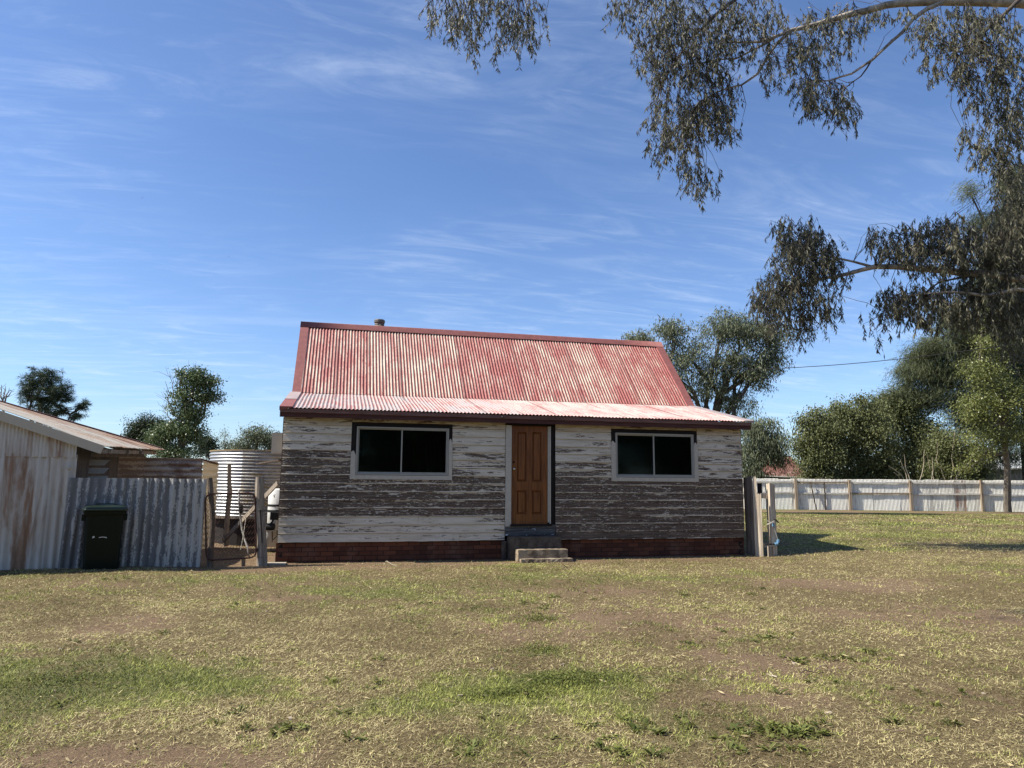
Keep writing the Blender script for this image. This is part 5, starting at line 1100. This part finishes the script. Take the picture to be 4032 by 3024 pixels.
# a low far line of scrub closing the horizon
fb = []
for x in np.linspace(-150, 200, 60):
    for y in (118+random.uniform(-14, 14),):
        for _ in range(13): fb.append((x+random.gauss(0, 3.2), y+random.gauss(0, 3), abs(random.gauss(1.7, 1.2))))
V, F_, T = foliage(np.array(fb), 26, .9, .5, .32); o = obj('scrub_line', V, F_, M['leaf_dark'], None, {'tint': T}); tag(o, 'low line of distant scrub along the horizon', 'scrub', kind='stuff')

# ------------------------------------------------------------------ the overhanging gum
gumb = np.array([15.5, -1.5, float(G(15.5, -1.5))]); gum = thing('gum_tree', 'big overhanging eucalyptus with drooping leaves reaching in from the right', 'tree', gumb)
DG = 17.0
tb2 = MB(); P = [gumb-UP*.4, gumb+np.array([-.05, .1, 2]), gumb+np.array([.15, 0, 4.5]), gumb+np.array([-.1, .1, 8]), gumb+np.array([.3, .2, 12]), gumb+np.array([-.3, 0, 15.5])]
tb2.tube(P, [.55, .46, .42, .36, .27, .14], 14, True, .03); tb2.obj('trunk', M['bark_gum'], gum, True)
def limb(px, r, joint=None, mat='bark_gum'):
    pts_ = [at(u, v, d) for u, v, d in px]
    if joint is not None: pts_ = [joint, (joint*.5+pts_[0]*.5)+UP*.15]+pts_; 
    out = [pts_[0]]
    for a, c in zip(pts_[:-1], pts_[1:]):
        L_ = np.linalg.norm(c-a); out += [a+(c-a)*.5+np.array([random.gauss(0, .02*L_) for _ in range(3)]), c]
    b = MB(); b.tube(out, taper(r[0], r[1], len(out)), 9, True, .06); b.obj('limb', M[mat], gum, True); return out
L1 = limb([(4100, 1112, 17), (3980, 1092, 17), (3800, 1076, 17), (3620, 1058, 17), (3444, 1050, 17), (3340, 1078, 17), (3230, 1098, 17), (3150, 1122, 17)], (.14, .022), P[2])
L2 = limb([(3440, 1052, 17), (3360, 1030, 17), (3240, 1003, 17.2), (3180, 980, 17.3)], (.035, .010))
L3 = limb([(4150, 1150, 16.5), (4000, 1140, 16.5), (3880, 1165, 16.5), (3740, 1150, 16.5), (3560, 1165, 16.5)], (.075, .014), P[2]+UP*.4)
L4 = limb([(3850, 1080, 17), (3700, 1110, 17.3), (3600, 1190, 17.5), (3480, 1230, 17.6)], (.030, .008))
L5 = limb([(4150, 25, 17), (4000, 10, 17), (3800, 4, 17), (3600, 8, 17), (3490, 20, 17), (3350, 55, 17), (3218, 95, 17), (3119, 118, 17), (2992, 165, 17), (2860, 165, 17.2)], (.16, .020), P[4])
L6 = limb([(3715, 6, 17), (3650, 35, 17), (3598, 72, 17), (3555, 125, 17), (3517, 158, 17), (3435, 235, 17), (3354, 290, 17), (3265, 318, 17), (3180, 320, 17)], (.058, .014))
L7 = limb([(3119, 118, 17), (3060, 170, 17), (3029, 210, 17), (2983, 290, 17), (2920, 335, 17), (2811, 368, 17), (2740, 420, 17)], (.045, .012))
L8 = limb([(2960, -60, 16.6), (2893, 0, 16.6), (2800, 75, 16.6), (2720, 150, 16.6), (2660, 240, 16.6), (2600, 330, 16.6)], (.050, .010), None, 'bark_dark')
L9 = limb([(3500, -90, 17), (2960, -60, 16.6), (2500, -110, 16.6), (2150, -130, 16.8), (1900, -90, 17), (1760, -60, 17)], (.11, .02))
L10 = limb([(3430, 240, 17), (3390, 300, 17.1), (3330, 345, 17.2), (3290, 390, 17.3)], (.020, .006), None, 'bark_dark')
L11 = limb([(4100, -80, 16.5), (3950, 60, 16.3), (3850, 150, 16.2), (3760, 200, 16.2)], (.06, .010), None, 'bark_dark')
L12 = limb([(3100, 118, 17), (2900, 230, 17.2), (2750, 250, 17.3), (2580, 260, 17.3)], (.028, .007), None)
L13 = limb([(3780, 1075, 17), (3700, 1010, 17.1), (3640, 960, 17.1), (3650, 930, 17.1)], (.022, .006), None)
LL = [L1, L2, L3, L4, L5, L6, L7, L8, L9, L10, L11, L12, L13]
LP = np.array([q for l in LL for q in l[2:]])
def sprays(lobes, per=15):
    """anchors with a hanging twig each; leaves hang off the twig"""
    Vt = MB(); C = []; D = []; TT = []; starts = []
    for u, v, ru, rv, d, n in lobes:
        for _ in range(n):
            a = random.uniform(0, 6.283); r = math.sqrt(random.random())*(1.35 if random.random() < .12 else 1.0); dd = d+random.gauss(0, .6)
            p = at(u+ru*r*math.cos(a), v+rv*r*math.sin(a), dd)
            L_ = random.uniform(.22, .55); dirx = np.array([random.gauss(0, .38), random.gauss(0, .38), -1.0]); dirx /= np.linalg.norm(dirx)
            bend = np.array([random.gauss(0, .15), random.gauss(0, .15), 0]); Q = [p+dirx*L_*f+bend*f*f*L_ for f in (0, .33, .66, 1)]
            Vt.tube(Q, [.004, .003, .0025, .0015], 3, False); tc_ = random.random()
            k = random.randint(int(per*.6), int(per*1.35))
            for j in range(k):
                f = random.random()**.8; C.append(p+dirx*L_*f+bend*f*f*L_); g = np.array([random.gauss(0, .42), random.gauss(0, .42), -1.0+random.gauss(0, .25)]); D.append(g/np.linalg.norm(g)); TT.append(min(1, max(0, .4*tc_+.6*random.random()**1.5)))
            if random.random() < .30:      # some twigs tie back to a limb
                q = LP[np.argmin(((LP-p)**2).sum(1))]
                if np.linalg.norm(q-p) < 1.9: Vt.tube(wig(q, p, 4, .06), taper(.009, .004, 5), 4, False)
    return Vt, np.array(C), np.array(D), np.array(TT)
GL = [(1790, 30, 110, 90, 17, 62), (1850, 95, 60, 80, 17, 26), (1870, 190, 22, 30, 17, 4), (2010, 25, 100, 85, 17, 56), (2070, 110, 55, 85, 17, 28), (1900, 0, 60, 60, 17, 14), (2150, 50, 20, 60, 17, 5), (1700, 20, 20, 60, 17, 6), (1960, 160, 22, 55, 17, 9),
      (2440, 10, 50, 40, 17, 16), (2560, 60, 120, 110, 17, 90), (2760, 70, 170, 130, 17, 150), (2700, 200, 170, 110, 17, 120), (2960, 90, 130, 130, 17, 100), (2600, 260, 90, 80, 17, 46), (2800, 330, 110, 110, 17, 90), (2640, 430, 80, 90, 17, 60), (2780, 450, 110, 70, 17, 72), (2660, 540, 65, 80, 17, 44), (2870, 470, 40, 50, 17, 14),
      (2720, 640, 45, 80, 17, 26), (2760, 700, 32, 55, 17, 14), (2560, 480, 20, 100, 17, 9), (2590, 590, 18, 50, 17, 5), (2820, 690, 18, 28, 17, 4), (3030, 250, 45, 90, 17, 22), (3190, 130, 100, 110, 17, 66), (3160, 250, 70, 100, 17, 46), (3300, 160, 50, 70, 17, 16),
      (3250, 370, 110, 60, 17, 58), (3330, 430, 60, 45, 17, 20), (3170, 340, 40, 60, 17, 18), (3350, 60, 120, 60, 17, 40), (3500, 30, 90, 30, 17, 12),
      (3650, 110, 80, 70, 16.3, 30), (3760, 90, 110, 90, 16.3, 60), (3900, 110, 120, 100, 16.3, 80), (3720, 230, 90, 50, 16.3, 26), (3850, 260, 110, 90, 16.3, 62), (3980, 280, 70, 120, 16.3, 60), (3920, 400, 110, 60, 16.3, 50), (3840, 520, 55, 60, 16.3, 24), (3980, 520, 60, 110, 16.3, 60), (3900, 600, 60, 60, 16.3, 28), (4010, 680, 50, 90, 16.3, 34), (3940, 640, 30, 60, 16.3, 14),
      (3130, 900, 90, 60, 17, 58), (3190, 960, 100, 80, 17, 86), (3130, 1030, 110, 90, 17, 96), (3260, 1030, 70, 90, 17, 50), (3030, 1130, 80, 60, 17, 46), (3110, 1170, 140, 80, 17, 96), (3000, 1190, 40, 40, 17, 14), (3200, 1230, 60, 70, 17, 34), (3160, 1310, 22, 40, 17, 6), (3280, 1180, 40, 50, 17, 12), (3060, 1230, 50, 50, 17, 16),
      (3450, 920, 50, 45, 17, 24), (3560, 930, 70, 60, 17, 46), (3680, 900, 80, 60, 17, 60), (3780, 910, 90, 70, 17, 66), (3660, 990, 130, 60, 17, 90), (3860, 990, 110, 90, 17, 96), (3960, 960, 80, 130, 17, 90), (3500, 990, 50, 40, 17, 16), (3560, 1150, 110, 50, 17, 66), (3640, 1200, 130, 60, 17, 86), (3760, 1140, 110, 60, 17, 76), (3880, 1180, 120, 60, 17, 90), (3480, 1200, 50, 70, 17, 14), (3430, 1280, 60, 50, 17, 5), (3980, 1120, 60, 90, 17, 50), (4020, 820, 60, 80, 17, 40), (3990, 900, 60, 160, 17, 60), (3960, 1240, 90, 60, 17, 50), (4000, 1330, 60, 70, 17, 30), (3800, 1240, 90, 30, 17, 26), (3930, 760, 30, 60, 17, 12)]
tw, C, D, TT = sprays([g_[:5]+(int(g_[5]*1.38),) for g_ in GL], 20)
# shoots above the frame, left of the camera side: their shade reaches the right of the lawn
V, F_, T = leafmesh(C, D, .135*RNG.uniform(.6, 1.25, len(C)), .023*RNG.uniform(.7, 1.3, len(C)), TT, .0)
o = obj('crown', V, F_, M['leaf_gum'], gum, {'tint': T}); o['kind'] = 'stuff'
o = tw.obj('twigs', M['bark_dark'], gum); o['kind'] = 'stuff'

# trees behind the viewpoint: mirrored in the window panes, made tall to cut sky light on the facade; one throws the patch of shade at the right of the lawn
def plain_tree(name, label, base, h, r, n, mat, group=None, lobz=.62, offs=(0, 0)):
    base = np.array([base[0], base[1], float(G(*base))]); t = thing(name, label, 'tree', base, group); b = MB(); b.tube(wig(base-UP*.2, base+UP*h*.6+np.array([offs[0]*.3, offs[1]*.3, 0]), 5, .02), taper(r*.09, r*.05, 6), 8); b.obj('trunk', M['bark_grey'], t)
    q = RNG.normal(size=(n, 3)); q /= np.linalg.norm(q, axis=1)[:, None]; q *= (RNG.random(n)**.4)[:, None]; C_ = base+np.array([offs[0], offs[1], h*lobz])+q*np.array([r, r, h*.50])
    bb = MB()
    for e in C_[:22]: bb.tube(wig(base+UP*h*.45, e, 4, .05), taper(r*.03, .01, 5), 5, False)
    bb.obj('branches', M['bark_grey'], t); V, F_, T = foliage(C_, 26, .60, .40, .20); o = obj('crown', V, F_, mat, t, {'tint': T}); o['kind'] = 'stuff'
for i, (x, y, h, r, lb) in enumerate(((-22, -40, 15, 7.0, 'leftmost dark tree of the row behind the viewpoint'), (-10, -42, 16, 7.4, 'second dark tree from the left in the row behind the viewpoint'), (2, -39, 15, 7.2, 'third dark tree from the left in the row behind the viewpoint'), (14, -42, 17, 7.8, 'third dark tree from the right in the row behind the viewpoint'), (27, -40, 15, 7.4, 'second dark tree from the right in the row behind the viewpoint'), (40, -43, 17, 7.8, 'rightmost dark tree of the row behind the viewpoint'))):
    plain_tree('backdrop_tree', lb, (x, y), h, r, 1100, M['leaf_dark'], 'trees behind the viewpoint', .45)
base = np.array([-8.0, -15.5, 0]); t = thing('spotted_gum', 'gum tree left of the viewpoint whose shade reaches the lawn edge', 'tree', base)
cs = []
for (gx_, gy_, rx, ry, n) in ((4.75, -7.0, .55, .10, 13), (5.7, -6.9, .5, .16, 16), (4.3, -7.25, .2, .05, 3)):
    if gx_ > 10: continue
    for _ in range(n): h_ = 9.2+random.gauss(0, .25); cs.append((gx_+random.gauss(0, rx*.6)+SUN[0]/SUN[2]*h_, gy_+random.gauss(0, ry*.6)+SUN[1]/SUN[2]*h_, h_))
cs = np.array(cs); cc = cs.mean(0)
MB().tube(wig(base-UP*.2, np.array([-7.4, -12.5, 7.0]), 5, .02), taper(.28, .16, 6), 10).obj('trunk', M['bark_gum'], t)
b = MB(); Q = wig(np.array([-7.4, -12.5, 7.0]), cc, 6, .03); b.tube(Q, taper(.15, .03, 7), 8)
for e in cs[::3]: b.tube(wig(Q[4], e, 3, .05), taper(.02, .006, 4), 4, False)
b.obj('branches', M['bark_gum'], t); V, F_, T = foliage(cs, 13, .12, .13, .022, 'droop'); o = obj('crown', V, F_, M['leaf_gum'], t, {'tint': T}); o['kind'] = 'stuff'

# ------------------------------------------------------------------ cable, birds, twigs, stones
c0_, c1_ = at(2640, 1457, 30), at(4160, 1332, 22); P = [c0_+(c1_-c0_)*f-UP*.75*math.sin(f*math.pi)*.42 for f in np.linspace(0, 1, 16)]
V, F_ = tube(P, .013, 5, False); o = obj('power_cable', V, F_, M['cable']); tag(o, 'black overhead cable running from behind the roof to the right edge', 'cable')
def bird(u, v, d, s, roll, label):
    c = at(u, v, d); t = thing('bird', label, 'bird', c, 'birds high in the sky')
    a = CR*math.cos(roll)+CU*math.sin(roll); f = -CR*math.sin(roll)*.4+CU*math.cos(roll)*.5+CF*.6; f /= np.linalg.norm(f); n_ = np.cross(a, f)
    MB().tube([c-f*s*.45, c-f*s*.2, c+f*s*.1, c+f*s*.35, c+f*s*.45], [.01*s, .09*s, .11*s, .07*s, .01*s], 8).obj('body', M['cable'], t)
    for q in (-1, 1):
        V = [c+f*s*.12, c-f*s*.15, c+a*q*s*.55-f*s*.05+n_*s*.22, c+a*q*s*.5+f*s*.16+n_*s*.20, c+a*q*s*1.05-f*s*.22+n_*s*.10]; V2 = [p_-n_*s*.02 for p_ in V]
        MB().add(V+V2, [(0, 1, 2, 3), (3, 2, 4), (8, 7, 6, 5), (9, 7, 8), (0, 3, 8, 5), (1, 6, 7, 2), (2, 7, 9, 4), (3, 4, 9, 8)]).obj('wing', M['cable'], t)
bird(561, 779, 60, .17, .5, 'tiny dark bird higher in the blue sky at left'); bird(901, 1009, 60, .13, 1.5, 'tinier dark bird lower in the sky above the cottage')
tws = [(2480, 2395, 2440, 2372, 'short dark twig on the bare patch below the steps'), (3150, 2660, 3260, 2642, 'thin curved twig lying on the lawn at right'), (3060, 2675, 3020, 2665, 'pale chip of bark left of the curved twig'), (3480, 2880, 3560, 2890, 'dark twig lying low at the right of the lawn'), (1560, 2230, 1510, 2222, 'pale straw stick lying before the brick base at left'), (640, 2235, 690, 2228, 'thin pale stick at the foot of the tin fence'), (2250, 2230, 2185, 2250, 'small twig on the dirt near the lower step')]
for u, v, u2, v2, lb in tws:
    a, c = gat(u, v), gat(u2, v2); P = wig(a+UP*.02, c+UP*.022, 5, .06); b = MB(); b.tube(P, taper(.006, .003, 6), 5, True, .1); s0_ = P[2]; b.tube([s0_, s0_+(c-a)*.25+np.array([.02, .05, .015])], .003, 4)
    o = b.obj('fallen_twig', M['dead_stem'] if 'pale' in lb else M['fallen']); tag(o, lb, 'twig', 'fallen twigs on the lawn')
b = MB()
for _ in range(70):
    u, v = random.uniform(0, 4032), 2235+abs(random.gauss(0, 1))*300
    if v > 3020: continue
    p_ = gat(u, v); s_ = random.uniform(.006, .016); b.box(p_-np.array([s_, s_*.8, .003]), p_+np.array([s_*random.uniform(.6, 1.5), s_, s_*.8]), s_*.35)
o = b.obj('litter', M['pebble']); tag(o, 'small pale stones and chips scattered in the grass', 'stones', kind='stuff')
# dead gum leaves on the lawn
N = 900; u = RNG.uniform(0, 4032, N); v = 2245+np.abs(RNG.normal(0, 1, N))*330; v = np.minimum(v, 3020); C = np.array([gat(a, c, 3) for a, c in zip(u, v)])+UP*.02; th = RNG.uniform(0, 6.28, N); D = np.stack([np.cos(th), np.sin(th), RNG.uniform(-.1, .25, N)], -1)
V, F_, T = leafmesh(C, D, RNG.uniform(.04, .09, N), RNG.uniform(.008, .015, N), RNG.random(N)); o = obj('fallen_leaves', V, F_, M['grass'], None, {'tint': T*.7, 'green': T*0}); tag(o, 'dry curled leaves lying over the lawn', 'leaves', kind='stuff')
